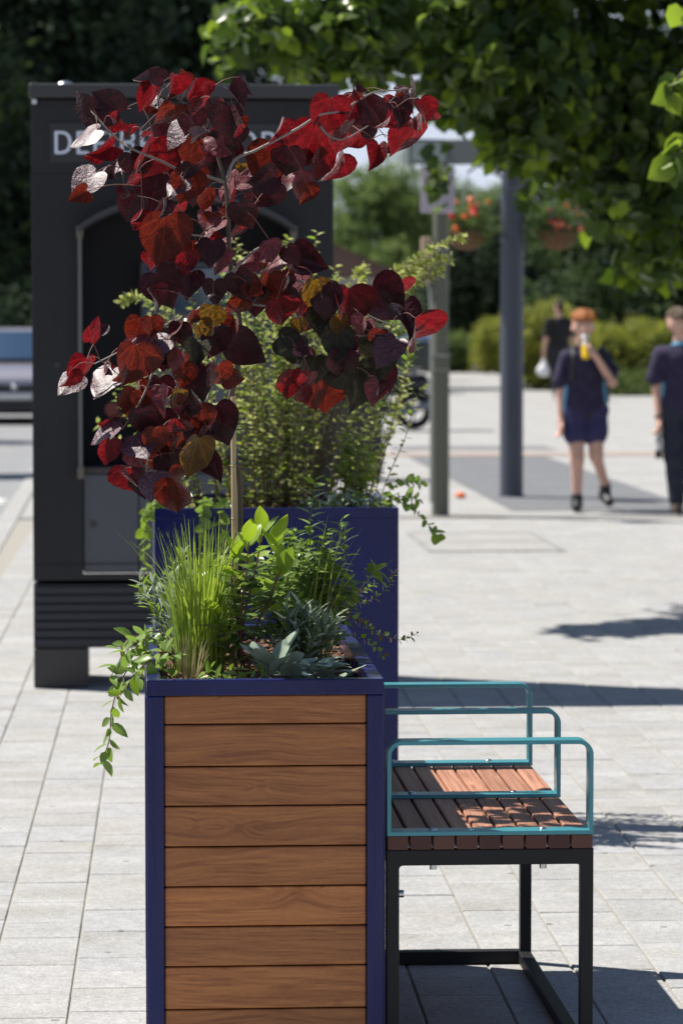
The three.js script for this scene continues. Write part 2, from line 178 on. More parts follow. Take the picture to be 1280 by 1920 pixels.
const REDBUD_BRANCHES = {
  trunk: [[0.23,0.737,-7.2], [0.232,1.082,-7.2], [0.229,1.152,-7.2], [0.22,1.198,-7.2], [0.216,1.257,-7.2], [0.213,1.32,-7.2], [0.225,1.373,-7.2], [0.233,1.431,-7.2], [0.23,1.5,-7.2], [0.219,1.54,-7.2], [0.212,1.604,-7.2], [0.209,1.662,-7.2], [0.206,1.754,-7.2], [0.199,1.794,-7.2], [0.176,1.87,-7.22], [0.137,1.935,-7.25], [0.096,1.975,-7.25], [0.059,2.004,-7.25]],
  b1: [[0.203,1.783,-7.2], [0.221,1.834,-7.18], [0.261,1.851,-7.15], [0.283,1.861,-7.12], [0.356,1.899,-7.1], [0.401,1.926,-7.08], [0.447,1.935,-7.1], [0.481,1.957,-7.12], [0.519,1.978,-7.14], [0.568,1.985,-7.18], [0.598,1.991,-7.2]],
  b2: [[0.2,1.786,-7.2], [0.163,1.797,-7.15], [0.116,1.8,-7.08], [0.059,1.826,-7.05], [0.016,1.842,-7.02], [-0.02,1.863,-7.05], [-0.048,1.889,-7.06], [-0.076,1.921,-7.08], [-0.097,1.942,-7.1]],
  b4: [[0.215,1.592,-7.2], [0.237,1.615,-7.15], [0.264,1.639,-7.1], [0.291,1.646,-7.06], [0.319,1.63,-7.04], [0.352,1.602,-7.03]],
  b5: [[0.223,1.527,-7.2], [0.255,1.523,-7.16], [0.299,1.516,-7.12], [0.356,1.491,-7.1], [0.423,1.466,-7.08], [0.493,1.454,-7.1]],
  b6: [[0.217,1.552,-7.2], [0.187,1.548,-7.12], [0.162,1.538,-7.03], [0.135,1.509,-6.95], [0.101,1.492,-6.88], [0.062,1.476,-6.82], [0.023,1.462,-6.78], [-0.02,1.429,-6.76], [-0.077,1.4,-6.76]],
  b7: [[0.101,1.491,-6.88], [0.067,1.434,-6.84], [0.045,1.391,-6.8], [0.023,1.337,-6.78], [0.001,1.299,-6.77], [-0.023,1.265,-6.77]],
  b8: [[0.215,1.575,-7.2], [0.27,1.591,-7.25], [0.342,1.58,-7.3], [0.438,1.551,-7.32], [0.519,1.498,-7.3], [0.577,1.474,-7.28]],
  b9: [[0.39,1.921,-7.09], [0.415,1.887,-7.1], [0.447,1.874,-7.1], [0.506,1.905,-7.12]],
  b10: [[0.001,1.299,-6.77], [0.02,1.239,-6.76], [0.03,1.204,-6.76], [0.026,1.179,-6.76]],
  b11: [[0.221,1.488,-7.2], [0.195,1.443,-7.08], [0.169,1.377,-6.95], [0.144,1.291,-6.85], [0.11,1.215,-6.8]],
  b12: [[0.21,1.627,-7.2], [0.177,1.664,-7.28], [0.131,1.676,-7.32], [0.073,1.665,-7.34]],
};
// centre x y z, radii x y z, leaves
const LIME_CLUMPS = [
  [0.66,2.92,-16.40,0.29,0.16,0.36,240],
  [0.48,2.83,-16.30,0.11,0.12,0.35,60],
  [0.97,2.88,-16.60,0.32,0.23,0.42,520],
  [1.32,2.97,-17.00,0.30,0.22,0.47,420],
  [1.74,2.81,-17.40,0.25,0.31,0.52,900],
  [1.28,2.71,-16.80,0.19,0.08,0.35,34],
  [2.11,2.79,-17.80,0.37,0.40,0.57,1900],
  [2.56,2.69,-18.40,0.50,0.50,0.65,3600],
  [2.95,2.29,-18.20,0.31,0.56,0.65,2600],
  [2.59,2.05,-17.80,0.17,0.14,0.52,120],
  [2.02,2.41,-17.60,0.20,0.14,0.39,160],
  [1.61,2.20,-17.30,0.06,0.21,0.35,22],
  [2.07,2.15,-17.40,0.07,0.11,0.35,16],
  [2.88,1.77,-18.40,0.21,0.15,0.52,200],
  [1.07,3.43,-17.00,0.55,0.27,0.78,350],
  [1.89,3.72,-18.00,0.75,0.58,1.04,3500],
  [2.85,3.86,-18.60,0.84,0.66,1.17,4500],
  [3.71,2.82,-18.60,0.72,0.90,1.17,4500],
  [3.78,4.07,-19.00,0.92,0.77,1.30,3500],
  [2.42,4.72,-18.80,1.36,0.67,1.56,4000],
];
// ---------------------------------------------------------------- materials of the place
const concreteTex = tex(512, 512, (u, v) => {
  const f = vnoise(u * 256, v * 256, 256, 256), m = vnoise(u * 64, v * 64, 64, 64), c = vnoise(u * 10, v * 10, 10, 10), st = vnoise(u * 5 + 3, v * 5 + 7, 5, 5);
  let g = 0.86 + (f - 0.5) * 0.18 + (m - 0.5) * 0.07 + (c - 0.5) * 0.06;
  if (f > 0.93) g -= 0.16;
  const w = Math.max(0, st - 0.62) * 0.22; for (const [gx, gy, gr] of [[0.2, 0.3, 0.011], [0.71, 0.63, 0.009], [0.47, 0.88, 0.013]]) if (Math.hypot(u - gx, v - gy) < gr * (0.8 + 0.4 * m)) g -= 0.22;
  return [g - w * 0.7, g - w * 0.8, g - w];
});
const concreteBump = tex(256, 256, (u, v) => { const f = vnoise(u * 128, v * 128, 128, 128) * 0.7 + vnoise(u * 32, v * 32, 32, 32) * 0.3; return [f, f, f]; }, false);
const paverTones = [[0.475, 0.468, 0.456], [0.49, 0.485, 0.475], [0.46, 0.456, 0.448], [0.48, 0.47, 0.452], [0.468, 0.467, 0.465], [0.496, 0.49, 0.478]];
const paverMats = paverTones.map((c, i) => { const t = concreteTex.clone(); t.offset.set(i * 0.17, i * 0.37); t.needsUpdate = true; return std(c, 0.86, 0, { map: t, bumpMap: concreteBump, bumpScale: 0.0014 }); });
const jointMat = std([0.30, 0.282, 0.245], 0.95);
const woodGrain = (rows, base, dark, knots, s0) => { // one board per row, grain along u
  const W = 1024, RH = 96, kn = [];
  for (let r = 0; r < rows; r++) kn.push(knots(r));
  return tex(W, RH * rows, (u, v, i, j) => {
    const r = Math.floor(j / RH), y = (j % RH) / RH, o = r * 17 + s0;
    let X = u * 5, Y = y * 1.1 + 0.22 * (vnoise(u * 2.2 + o, o) - 0.5) + 0.10 * (vnoise(u * 6 + o, y * 2 + o) - 0.5);
    let kd = 0, ring = 0;
    for (const [kx, ky, kr] of kn[r]) { const dx = (u - kx) * 5, dy = (y - ky), q = Math.sqrt(dx * dx * 0.55 + dy * dy); const e = Math.exp(-q * q / (kr * kr)); Y += e * (dy > 0 ? 1 : -1) * kr * 0.8; kd += Math.exp(-q * q / (kr * kr * 0.16)); ring += e * Math.sin(q * 70) * 0.5; }
    const big = vnoise(X * 0.35 + o * 3, Y * 5 + o), g1 = vnoise(X * 1.4 + o, Y * 24 + o * 2), g2 = vnoise(X * 9 + o, Y * 95 + o), pore = vnoise(X * 16 + o, Y * 160);
    let t = 0.30 * big + 0.42 * g1 + 0.20 * g2 + 0.1 * ring + 0.08; t = Math.min(1, Math.max(0, (t - 0.2) * 1.5));
    t -= kd * 0.42; if (pore > 0.82) t -= 0.16; if (g1 < 0.22) t -= 0.14;
    const tone = 0.93 + 0.14 * hash2(r, s0) ;
    return [0, 1, 2].map((q) => (dark[q] + (base[q] - dark[q]) * Math.max(0, t)) * tone);
  });
};
const boardTex = woodGrain(10, [0.745, 0.49, 0.275], [0.545, 0.325, 0.17], (r) => r === 0 ? [[0.09, 0.42, 0.06]] : r === 2 ? [[0.46, 0.5, 0.16]] : r === 3 ? [[0.17, 0.55, 0.13], [0.36, 0.5, 0.22]] : r === 5 ? [[0.62, 0.9, 0.35]] : r === 7 ? [[0.8, 0.2, 0.1]] : [], 5);
const slatTex = woodGrain(10, [0.755, 0.555, 0.45], [0.54, 0.365, 0.285], () => [], 31);
const woodMat = std([1, 1, 1], 0.55, 0, { map: boardTex, bumpMap: boardTex, bumpScale: 0.0006 });
const slatMat = std([1, 1, 1], 0.52, 0, { map: slatTex });
const paintTex = tex(256, 256, (u, v) => { const d = vnoise(u * 90, v * 90, 90, 90), b = vnoise(u * 6, v * 6, 6, 6), sc = vnoise(u * 160, v * 9, 160, 9); let g = 0.86 + 0.1 * (b - 0.5) + 0.08 * (d - 0.5); if (d > 0.95) g += 0.1; if (sc > 0.965) g += 0.1; return [g, g, g]; });
const paintRough = tex(256, 256, (u, v) => { const g = 0.55 + 0.6 * (vnoise(u * 5, v * 5, 5, 5) - 0.5) + 0.3 * (vnoise(u * 40, v * 40, 40, 40) - 0.5); return [g, g, g]; }, false);
const navy = phys([0.0135, 0.0185, 0.125], { map: paintTex, roughnessMap: paintRough, roughness: 0.62, specularIntensity: 0.75 });
const charcoal = phys([0.013, 0.0135, 0.0145], { roughness: 0.5, specularIntensity: 0.55 });
const teal = phys([0.045, 0.25, 0.295], { roughness: 0.36, clearcoat: 0.35, clearcoatRoughness: 0.22 });
const steel = std([0.55, 0.55, 0.56], 0.28, 1);
const barkMat = std([0.115, 0.088, 0.066], 0.85);
const darkBark = std([0.06, 0.048, 0.038], 0.95);
const soilMat = std([0.045, 0.03, 0.02], 0.95);

// ---------------------------------------------------------------- ground
{
  const g = new THREE.PlaneGeometry(900, 900).rotateX(-Math.PI / 2).translate(0, -0.03, -200);
  structure('ground', g, std([0.20, 0.195, 0.185], 0.95));
}
// paving laid in courses running away from the camera: joints are gaps down to the bedding sheet
const PAVE = { x0: -0.84, x1: 7.0, z0: -3.2, z1: -24.3, turn: -0.0122, pitch: 0.19 };
{
  structure('paving_bed', box(PAVE.x0 - 0.01, PAVE.x1 + 0.4, -0.026, -0.0045, PAVE.z1 - 0.02, PAVE.z0 + 0.05), jointMat);
  const paving = new THREE.Group(); paving.name = 'paving'; paving.userData.kind = 'structure'; scene.add(paving);
  const lens = [0.155, 0.195, 0.245, 0.29, 0.335, 0.395], W = PAVE.pitch - 0.0055, TH = 0.05;
  const geos = lens.map((L) => { // slab with a small chamfer round its top, uv in metres
    const w = W / 2, l = (L - 0.0032) / 2, c = 0.0022, top = [[-w + c, 0, -l + c], [w - c, 0, -l + c], [w - c, 0, l - c], [-w + c, 0, l - c]], mid = [[-w, -c, -l], [w, -c, -l], [w, -c, l], [-w, -c, l]], bot = mid.map(([x, , z]) => [x, -TH, z]);
    const pos = [], idx = [];
    const quad = (a, b, cc, d) => { const o = pos.length / 3; pos.push(...a, ...b, ...cc, ...d); idx.push(o, o + 2, o + 1, o, o + 3, o + 2); };
    quad(top[0], top[1], top[2], top[3]);
    for (let k = 0; k < 4; k++) { const n = (k + 1) % 4; quad(mid[k], mid[n], top[n], top[k]); quad(bot[k], bot[n], mid[n], mid[k]); }
    const g = new THREE.BufferGeometry(); g.setAttribute('position', new THREE.Float32BufferAttribute(pos, 3)); g.setIndex(idx);
    const uv = []; for (let k = 0; k < pos.length; k += 3) uv.push((pos[k] + pos[k + 1] * 0.7) * 1.1 + L * 7, (pos[k + 2] + pos[k + 1] * 0.7) * 1.1); g.setAttribute('uv', new THREE.Float32BufferAttribute(uv, 2)); g.computeVertexNormals(); return g;
  });
  camera.updateMatrixWorld(); camera.updateProjectionMatrix();
  const all = [], q = V();
  for (let c = -6; c < 44; c++) {
    let z = PAVE.z0 + rr(-0.3, 0);
    while (z > PAVE.z1 + 0.1) {
      const k = pick([0, 1, 1, 2, 3, 3, 4, 5]), L = lens[k], zc = z - L / 2, xc = 0.057 + c * PAVE.pitch - zc * PAVE.turn * -1; z -= L;
      if (z < PAVE.z1) break; if (xc - 0.1 < PAVE.x0 || xc > PAVE.x1) continue;
      q.set(xc, 0, zc).project(camera);
      all.push({ k, x: xc, z: zc, seen: Math.abs(q.x) < 1.04 && Math.abs(q.y) < 1.04, y: rr(-0.0011, 0.0011), rx: rr(-0.0035, 0.0035), rz: rr(-0.005, 0.005), m: Math.floor(rnd() * paverMats.length), flip: rnd() < 0.5 });
    }
  }
  all.sort((a, b) => (b.seen - a.seen) || b.z - a.z);
  const rest = paverMats.map(() => new Acc());
  all.forEach((p, n) => {
    const e = new THREE.Euler(p.rx, (p.flip ? Math.PI : 0) - PAVE.turn * -1, p.rz);
    if (n < 300 && p.seen) { const b = mesh('paver', geos[p.k], paverMats[p.m], paving); b.position.set(p.x, p.y, p.z); b.rotation.copy(e); }
    else rest[p.m].add(geos[p.k], new THREE.Matrix4().compose(V(p.x, p.y, p.z), new THREE.Quaternion().setFromEuler(e), V(1, 1, 1)));
  });
  rest.forEach((a, i) => { const b = mesh('paver_field', a.geo(), paverMats[i], paving); b.userData.kind = 'stuff'; });
  // an access cover let into the paving, slightly greyer than the slabs round it
}
const farPave = (c, s, off) => { const t = concreteTex.clone(); t.repeat.set(s, s); t.offset.set(off, off * 2); t.needsUpdate = true; return std(c, 0.9, 0, { map: t }); };
function sheet(name, x0, x1, z0, z1, y, mat) { const g = new THREE.PlaneGeometry(x1 - x0, z0 - z1, 8, 8).rotateX(-Math.PI / 2); const U = g.attributes.uv, P = g.attributes.position; for (let k = 0; k < P.count; k++) U.setXY(k, P.getX(k), P.getZ(k)); g.translate((x0 + x1) / 2, y, (z0 + z1) / 2); return structure(name, g, mat); }
sheet('pavement', -0.84, 60, -24.3, -140, -0.004, farPave([0.47, 0.462, 0.448], 0.5, 0.2));
sheet('path', 2.9, 4.36, -25.2, -34.8, 0.001, farPave([0.215, 0.22, 0.232], 0.7, 0.5));
sheet('path', 2.9, 4.7, -36.6, -37.7, 0.001, farPave([0.26, 0.26, 0.265], 0.7, 0.1));
sheet('paving_strip', 1.5, 14, -34.95, -35.9, 0.001, farPave([0.46, 0.37, 0.315], 0.6, 0.3));
sheet('paving_strip', -0.84, 14, -24.34, -24.62, 0.001, farPave([0.33, 0.325, 0.315], 0.6, 0.7));
sheet('road', -14, -0.99, -2, -160, -0.012, farPave([0.33, 0.335, 0.345], 0.4, 0.4));
for (let z = -2; z > -60; z -= 0.915) { const k = mesh('kerb', box(-0.985, -0.845, -0.12, 0.004, z - 0.908, z, 0.008), paverMats[Math.floor(rnd() * 6)], scene, true); k.userData = { kind: 'structure' }; }
{ // white road marking: two strokes meeting in a point by the kerb
  const white = std([0.72, 0.72, 0.70], 0.8);
  const stroke = (x0, z0, x1, z1, w) => { const a = Math.atan2(x1 - x0, z1 - z0), L = Math.hypot(x1 - x0, z1 - z0); return new THREE.PlaneGeometry(w, L).rotateX(-Math.PI / 2).rotateY(a).translate((x0 + x1) / 2, -0.007, (z0 + z1) / 2); };
  structure('road_marking', stroke(-3.0, -33.5, -1.06, -26.9, 0.12), white);
  structure('road_marking', stroke(-2.4, -22.5, -1.05, -26.7, 0.12), white);
}
// ---------------------------------------------------------------- front planter with hardwood boards
const soilTop1 = 0.752, soilTop2 = 0.905;
{
  const X0 = 0.025, X1 = 0.494, Z0 = -6.5, Z1 = -7.67, H = 0.78, p = 0.034, t = 0.031;
  const o = thing('planter_box', 'nearest navy steel planter with brown wooden boards on its front, bench on its side', 'planter', [X0, 0, Z0]);
  const w = X1 - X0, d = Z0 - Z1;
  // corner posts and rails: butted, each a piece of its own
  for (const [x, z] of [[0, 0], [w - p, 0], [0, -d + p], [w - p, -d + p]]) mesh('corner_post', box(x, x + p, 0, H - t, z - p, z, 0.004), navy, o);
  const rim = new THREE.Shape([[0, 0], [w, 0], [w, d], [0, d]].map(([a, b]) => new THREE.Vector2(a, b)));
  rim.holes.push(new THREE.Path([[0.028, 0.03], [0.028, d - 0.03], [w - 0.03, d - 0.03], [w - 0.03, 0.03]].map(([a, b]) => new THREE.Vector2(a, b))));
  mesh('rim', new THREE.ExtrudeGeometry(rim, { depth: t - 0.004, bevelEnabled: true, bevelSize: 0.002, bevelThickness: 0.002, bevelSegments: 2, bevelOffset: -0.002 }).rotateX(-Math.PI / 2).translate(0, H - t + 0.002, 0), navy, o);
  mesh('bottom_rail', box(p, w - p, 0, 0.04, -p, -0.001, 0.003), navy, o);
  mesh('side_panel', box(0.006, 0.009, 0.0, H - t, -d + p, -p), navy, o);
  mesh('side_panel', box(w - 0.009, w - 0.006, 0.0, H - t, -d + p, -p), navy, o);
  mesh('back_panel', box(p, w - p, 0.0, H - t, -d + 0.004, -d + 0.008), navy, o);
  mesh('liner', box(p, w - p, 0.05, soilTop1 - 0.02, -d + p, -p), soilMat, o);
  // the seam that shows beside each front post
  mesh('flange', box(-0.003, 0.001, 0.002, H - t - 0.002, -0.03, -0.006), navy, o);
  mesh('flange', box(w - 0.001, w + 0.003, 0.002, H - t - 0.002, -0.03, -0.006), navy, o);
  const ys = [0.749, 0.691, 0.607, 0.528, 0.447, 0.367, 0.287, 0.207, 0.121, 0.041];
  for (let i = 0; i < 9; i++) {
    const h = ys[i] - ys[i + 1] - 0.0024, g = new RoundedBoxGeometry(w - 2 * p - 0.001, h, 0.02, 3, 0.0035), U = g.attributes.uv, P = g.attributes.position;
    for (let k = 0; k < P.count; k++) U.setXY(k, 0.02 + 0.9 * ((P.getX(k) + P.getZ(k) * 0.4) / (w - 2 * p) + 0.5), (i + 0.06 + 0.88 * Math.min(1, Math.max(0, (P.getY(k) + P.getZ(k) * 0.3) / h + 0.5))) / 10);
    const b = mesh('board', g, woodMat, o); b.position.set(w / 2, (ys[i] + ys[i + 1]) / 2, -0.017 + rr(-0.0006, 0.0006));
  }
  mesh('backing_sheet', box(p, w - p, 0.04, H - t, -0.034, -0.031), charcoal, o);
}
// bark mulch: chips heaped over the soil of both planters
function mulch(label, x0, x1, z0, z1, y, n) {
  const a = new Acc(), chip = new RoundedBoxGeometry(1, 0.22, 0.45, 1, 0.09), e = new THREE.Euler();
  for (let k = 0; k < n; k++) { const L = rr(0.008, 0.03), br = rr(0.5, 1.5); e.set(rr(-0.7, 0.7), rr(0, 6.3), rr(-0.6, 0.6)); a.add(chip, new THREE.Matrix4().compose(V(rr(x0, x1), y + rr(-0.006, 0.012), rr(z0, z1)), new THREE.Quaternion().setFromEuler(e), V(L, L * rr(0.5, 1), L * rr(0.6, 1.2))), [0.16 * br, 0.082 * br, 0.045 * br]); }
  const m = mesh('bark_mulch', a.geo(), std([1, 1, 1], 0.9, 0, { vertexColors: true }), scene, true); m.userData = { kind: 'stuff', label, category: 'mulch' };
}
mulch('brown bark mulch filling the front planter', 0.056, 0.462, -7.63, -6.535, soilTop1 - 0.015, 3800);

// ---------------------------------------------------------------- navy planter behind
{
  const X0 = 0.061, X1 = 0.762, Z0 = -9.48, Z1 = -10.3, H = 0.945, t = 0.03, o = thing('planter_box', 'taller plain navy steel planter behind the wooden-fronted one, full of small-leaved shrub', 'planter', [X0, 0, Z0]);
  const w = X1 - X0, d = Z0 - Z1;
  mesh('front_panel', box(0, w, 0, H - t, -0.004, 0, 0.0015), navy, o); mesh('back_panel', box(0, w, 0, H - t, -d, -d + 0.004), navy, o);
  mesh('side_panel', box(0, 0.004, 0, H - t, -d + 0.004, -0.004), navy, o); mesh('side_panel', box(w - 0.004, w, 0, H - t, -d + 0.004, -0.004), navy, o);
  const rim = new THREE.Shape([[0, 0], [w, 0], [w, d], [0, d]].map(([a, b]) => new THREE.Vector2(a, b)));
  rim.holes.push(new THREE.Path([[0.03, 0.03], [0.03, d - 0.03], [w - 0.03, d - 0.03], [w - 0.03, 0.03]].map(([a, b]) => new THREE.Vector2(a, b))));
  mesh('rim', new THREE.ExtrudeGeometry(rim, { depth: t - 0.004, bevelEnabled: true, bevelSize: 0.002, bevelThickness: 0.002, bevelSegments: 2, bevelOffset: -0.002 }).rotateX(-Math.PI / 2).translate(0, H - t + 0.002, 0), navy, o);
  mesh('liner', box(0.03, w - 0.03, 0.02, soilTop2 - 0.02, -d + 0.03, -0.03), soilMat, o);
}
mulch('brown bark mulch under the shrub in the rear planter', 0.095, 0.728, -10.26, -9.52, soilTop2 - 0.015, 2200);

// ---------------------------------------------------------------- bench with three armrests
{
  const X0 = 0.5, X1 = 0.915, W = X1 - X0, D = 1.055, S = 0.03, o = thing('slatted_bench', 'hardwood slatted bench on charcoal legs with three turquoise armrest loops', 'bench', [X0, 0, -6.515]);
  const TOP = 0.435; // underside of slats
  const portal = (z) => { // leg - top rail - leg in one bent frame with a bottom rail, inner corners rounded
    const s = new THREE.Shape([[0, 0], [W, 0], [W, TOP], [0, TOP]].map(([a, b]) => new THREE.Vector2(a, b))), h = new THREE.Path(), r = 0.009, x0 = S * 0.86, x1 = W - S * 0.86, y0 = S, y1 = TOP - S * 1.05;
    h.moveTo(x0, y0); h.lineTo(x0, y1 - r); h.quadraticCurveTo(x0, y1, x0 + r, y1); h.lineTo(x1 - r, y1); h.quadraticCurveTo(x1, y1, x1, y1 - r); h.lineTo(x1, y0); h.lineTo(x0, y0); s.holes.push(h);
    return new THREE.ExtrudeGeometry(s, { depth: S - 0.004, bevelEnabled: true, bevelSize: 0.002, bevelThickness: 0.002, bevelOffset: -0.002, bevelSegments: 2 }).translate(0, 0, z - S + 0.002);
  };
  mesh('end_frame', portal(0), charcoal, o); mesh('end_frame', portal(-D + S), charcoal, o);
  mesh('floor_rail', box(W - S, W - 0.001, 0.001, S - 0.001, -D + S, -S, 0.003), charcoal, o);
  mesh('floor_rail', box(0.001, S, 0.001, S - 0.001, -D + S, -S, 0.003), charcoal, o);
  mesh('seat_rail', box(W - S, W - 0.001, TOP - S, TOP - 0.001, -D + S, -S, 0.003), charcoal, o);
  mesh('seat_rail', box(0.001, S, TOP - S, TOP - 0.001, -D + S, -S, 0.003), charcoal, o);
  const pitch = W / 9, h = 0.0275, endMats = [std([0.10, 0.04, 0.03], 0.8), std([0.075, 0.032, 0.026], 0.8), std([0.12, 0.052, 0.038], 0.8)];
  for (let i = 0; i < 9; i++) {
    const sw = pitch - 0.0048, g = new RoundedBoxGeometry(sw, h, D + 0.004, 2, 0.004), U = g.attributes.uv, P = g.attributes.position;
    for (let k = 0; k < P.count; k++) { const end = Math.abs(P.getZ(k)) > D / 2 - 0.001; U.setXY(k, 0.5 + P.getZ(k) * 0.9 + P.getY(k) + i * 0.13, (i + 0.5 + 0.86 * (P.getX(k) * 0.5 + P.getY(k) * 0.5) / sw) / 10); }
    const m = mesh('slat', g, slatMat, o); m.position.set((i + 0.5) * pitch, TOP + h / 2 + 0.0005, -D / 2);
    for (const z of [D / 2 + 0.0022, -D / 2 - 0.0022]) mesh('end_grain', box(-sw / 2 + 0.0006, sw / 2 - 0.0006, -h / 2 + 0.0006, h / 2 - 0.0006, z - 0.0004, z + 0.0004), endMats[i % 3], m);
  }
  // armrest loops: flat bar 8 mm thick bent to a rounded rectangle, lying across the slats
  const armrest = (z, left) => {
    const y0 = TOP + h + 0.001, y1 = y0 + 0.19, x0 = 0.001, x1 = W - 0.001, r = 0.03, t = 0.0085, wd = 0.048, s = new THREE.Shape(), hh = new THREE.Path();
    s.moveTo(x0, y0); s.lineTo(x1, y0); s.lineTo(x1, y1 - r); s.absarc(x1 - r, y1 - r, r, 0, Math.PI / 2); s.lineTo(x0 + r, y1); s.absarc(x0 + r, y1 - r, r, Math.PI / 2, Math.PI); s.lineTo(x0, y0);
    hh.moveTo(x0 + t, y0 + t); hh.lineTo(x0 + t, y1 - r); hh.absarc(x0 + r, y1 - r, r - t, Math.PI, Math.PI / 2, true); hh.lineTo(x1 - r, y1 - t); hh.absarc(x1 - r, y1 - r, r - t, Math.PI / 2, 0, true); hh.lineTo(x1 - t, y0 + t); hh.lineTo(x0 + t, y0 + t); s.holes.push(hh);
    const a = mesh('armrest', new THREE.ExtrudeGeometry(s, { depth: wd - 0.002, curveSegments: 10, bevelEnabled: true, bevelSize: 0.001, bevelThickness: 0.001, bevelOffset: -0.001, bevelSegments: 2 }).translate(0, 0, z - wd + 0.001), teal, o);
    for (const x of [0.095, 0.315]) {
      mesh('bolt', new THREE.SphereGeometry(0.0085, 12, 6, 0, 6.3, 0, 1.57).scale(1, 0.6, 1).translate(x, y0 + t, z - wd / 2), steel, a);
      if (z > -0.1) mesh('nut', new THREE.CylinderGeometry(0.008, 0.008, 0.009, 6).translate(x, TOP - S * 1.05 - 0.005, z - wd / 2 + 0.008), steel, a);
    }
  };
  armrest(0.002); armrest(-D / 2 + 0.024); armrest(-D + 0.047);
  mesh('side_bolt', new THREE.CylinderGeometry(0.008, 0.008, 0.01, 6).rotateZ(Math.PI / 2).translate(S * 0.86 + 0.005, 0.345, -0.015), steel, o);
}
// ---------------------------------------------------------------- defibrillator kiosk
{
  const Z = -13.28, o = thing('defibrillator_kiosk', 'tall charcoal kiosk lettered DEFIBRILLATOR with arched recess and grey roof', 'kiosk', [0.2, 0, Z]);
  const X = (x) => x - 0.2, x0 = X(-0.4), x1 = X(0.805), D = 0.5;
  const body = phys([0.031, 0.0302, 0.033], { map: paintTex, roughness: 0.5, specularIntensity: 0.6 }), trim = std([0.035, 0.035, 0.038], 0.45), inner = phys([0.012, 0.012, 0.016], { roughness: 0.5, specularIntensity: 0.5 }), legm = std([0.045, 0.04, 0.037], 0.6), white = std([0.78, 0.82, 0.92], 0.5);
  // front panel with an arched opening
  const s = new THREE.Shape([[x0, 0.435], [x1, 0.435], [x1, 2.355], [x0, 2.355]].map(([a, b]) => new THREE.Vector2(a, b))), h = new THREE.Path();
  const a0 = X(-0.2), a1 = X(0.635);
  h.moveTo(a0, 0.46); h.lineTo(a0, 1.83); h.quadraticCurveTo(X(-0.05), 1.945, X(0.215), 1.945); h.quadraticCurveTo(X(0.49), 1.945, a1, 1.83); h.lineTo(a1, 0.46); h.lineTo(a0, 0.46); s.holes.push(h);
  mesh('front_panel', new THREE.ExtrudeGeometry(s, { depth: 0.02, bevelEnabled: true, bevelSize: 0.003, bevelThickness: 0.003, bevelOffset: -0.003, curveSegments: 16 }).translate(0, 0, -0.023), body, o);
  mesh('side_wall', box(x0, x0 + 0.02, 0.435, 2.355, -D, -0.026), body, o); mesh('side_wall', box(x1 - 0.02, x1, 0.435, 2.355, -D, -0.026), body, o);
  mesh('back_wall', box(x0, x1, 0.435, 2.355, -D - 0.02, -D), body, o);
  mesh('recess_back', box(a0 - 0.03, a1 + 0.03, 0.89, 1.98, -0.40, -0.38), inner, o);
  mesh('recess_cheek', box(a0 - 0.03, a0 - 0.005, 0.45, 1.98, -0.38, -0.026), inner, o); mesh('recess_cheek', box(a1 + 0.005, a1 + 0.03, 0.45, 1.98, -0.38, -0.026), inner, o);
  mesh('lower_panel', box(a0 + 0.002, a1 - 0.002, 0.463, 0.86, -0.05, -0.014, 0.004), std([0.075, 0.08, 0.093], 0.35), o);
  mesh('lower_seam', box(X(0.02), X(0.026), 0.47, 0.855, -0.015, -0.0125), inner, o);
  mesh('panel_lock', new THREE.CylinderGeometry(0.014, 0.014, 0.006, 14).rotateX(Math.PI / 2).translate(X(-0.16), 0.66, -0.012), trim, o); mesh('panel_lock', new THREE.CylinderGeometry(0.012, 0.012, 0.006, 14).rotateX(Math.PI / 2).translate(X(-0.3), 1.3, 0.003), trim, o);
  for (const y of [0.5, 2.06]) mesh('panel_seam', box(x0 + 0.004, x1 - 0.004, y - 0.002, y + 0.002, 0.0005, 0.0015), inner, o);
  mesh('ledge', box(a0, a1, 0.862, 0.89, -0.37, -0.012, 0.005), legm, o);
  // glazed cabinet inside the recess
  const cab = mesh('cabinet', box(X(0.03), X(0.6), 0.9, 1.72, -0.375, -0.2, 0.012), std([0.05, 0.055, 0.065], 0.5), o);
  mesh('glass_door', box(X(0.05), X(0.58), 1.38, 1.69, -0.198, -0.19, 0.004), phys([0.03, 0.055, 0.10], { roughness: 0.06, clearcoat: 1, clearcoatRoughness: 0.03 }), cab);
  mesh('cabinet_shelf', box(X(0.05), X(0.58), 1.35, 1.365, -0.198, -0.17), trim, cab);
  mesh('lower_door', box(X(0.05), X(0.58), 0.92, 1.33, -0.198, -0.19, 0.004), std([0.10, 0.105, 0.11], 0.45), cab);
  mesh('warning_sticker', new THREE.CylinderGeometry(0.03, 0.03, 0.002, 24).rotateX(Math.PI / 2).translate(X(-0.085), 1.11, -0.378), std([0.42, 0.12, 0.09], 0.6), o);
  // arched hood over the recess
  { const q = new THREE.Shape(); q.moveTo(a0 - 0.012, 1.828); q.quadraticCurveTo(X(-0.05), 1.952, X(0.215), 1.952); q.quadraticCurveTo(X(0.49), 1.952, a1 + 0.012, 1.828); q.lineTo(a1 + 0.012, 1.852); q.quadraticCurveTo(X(0.49), 1.976, X(0.215), 1.976); q.quadraticCurveTo(X(-0.05), 1.976, a0 - 0.012, 1.852); q.lineTo(a0 - 0.012, 1.828);
    mesh('hood', new THREE.ExtrudeGeometry(q, { depth: 0.13, bevelEnabled: false, curveSegments: 18 }).translate(0, 0, 0.001), trim, o); }
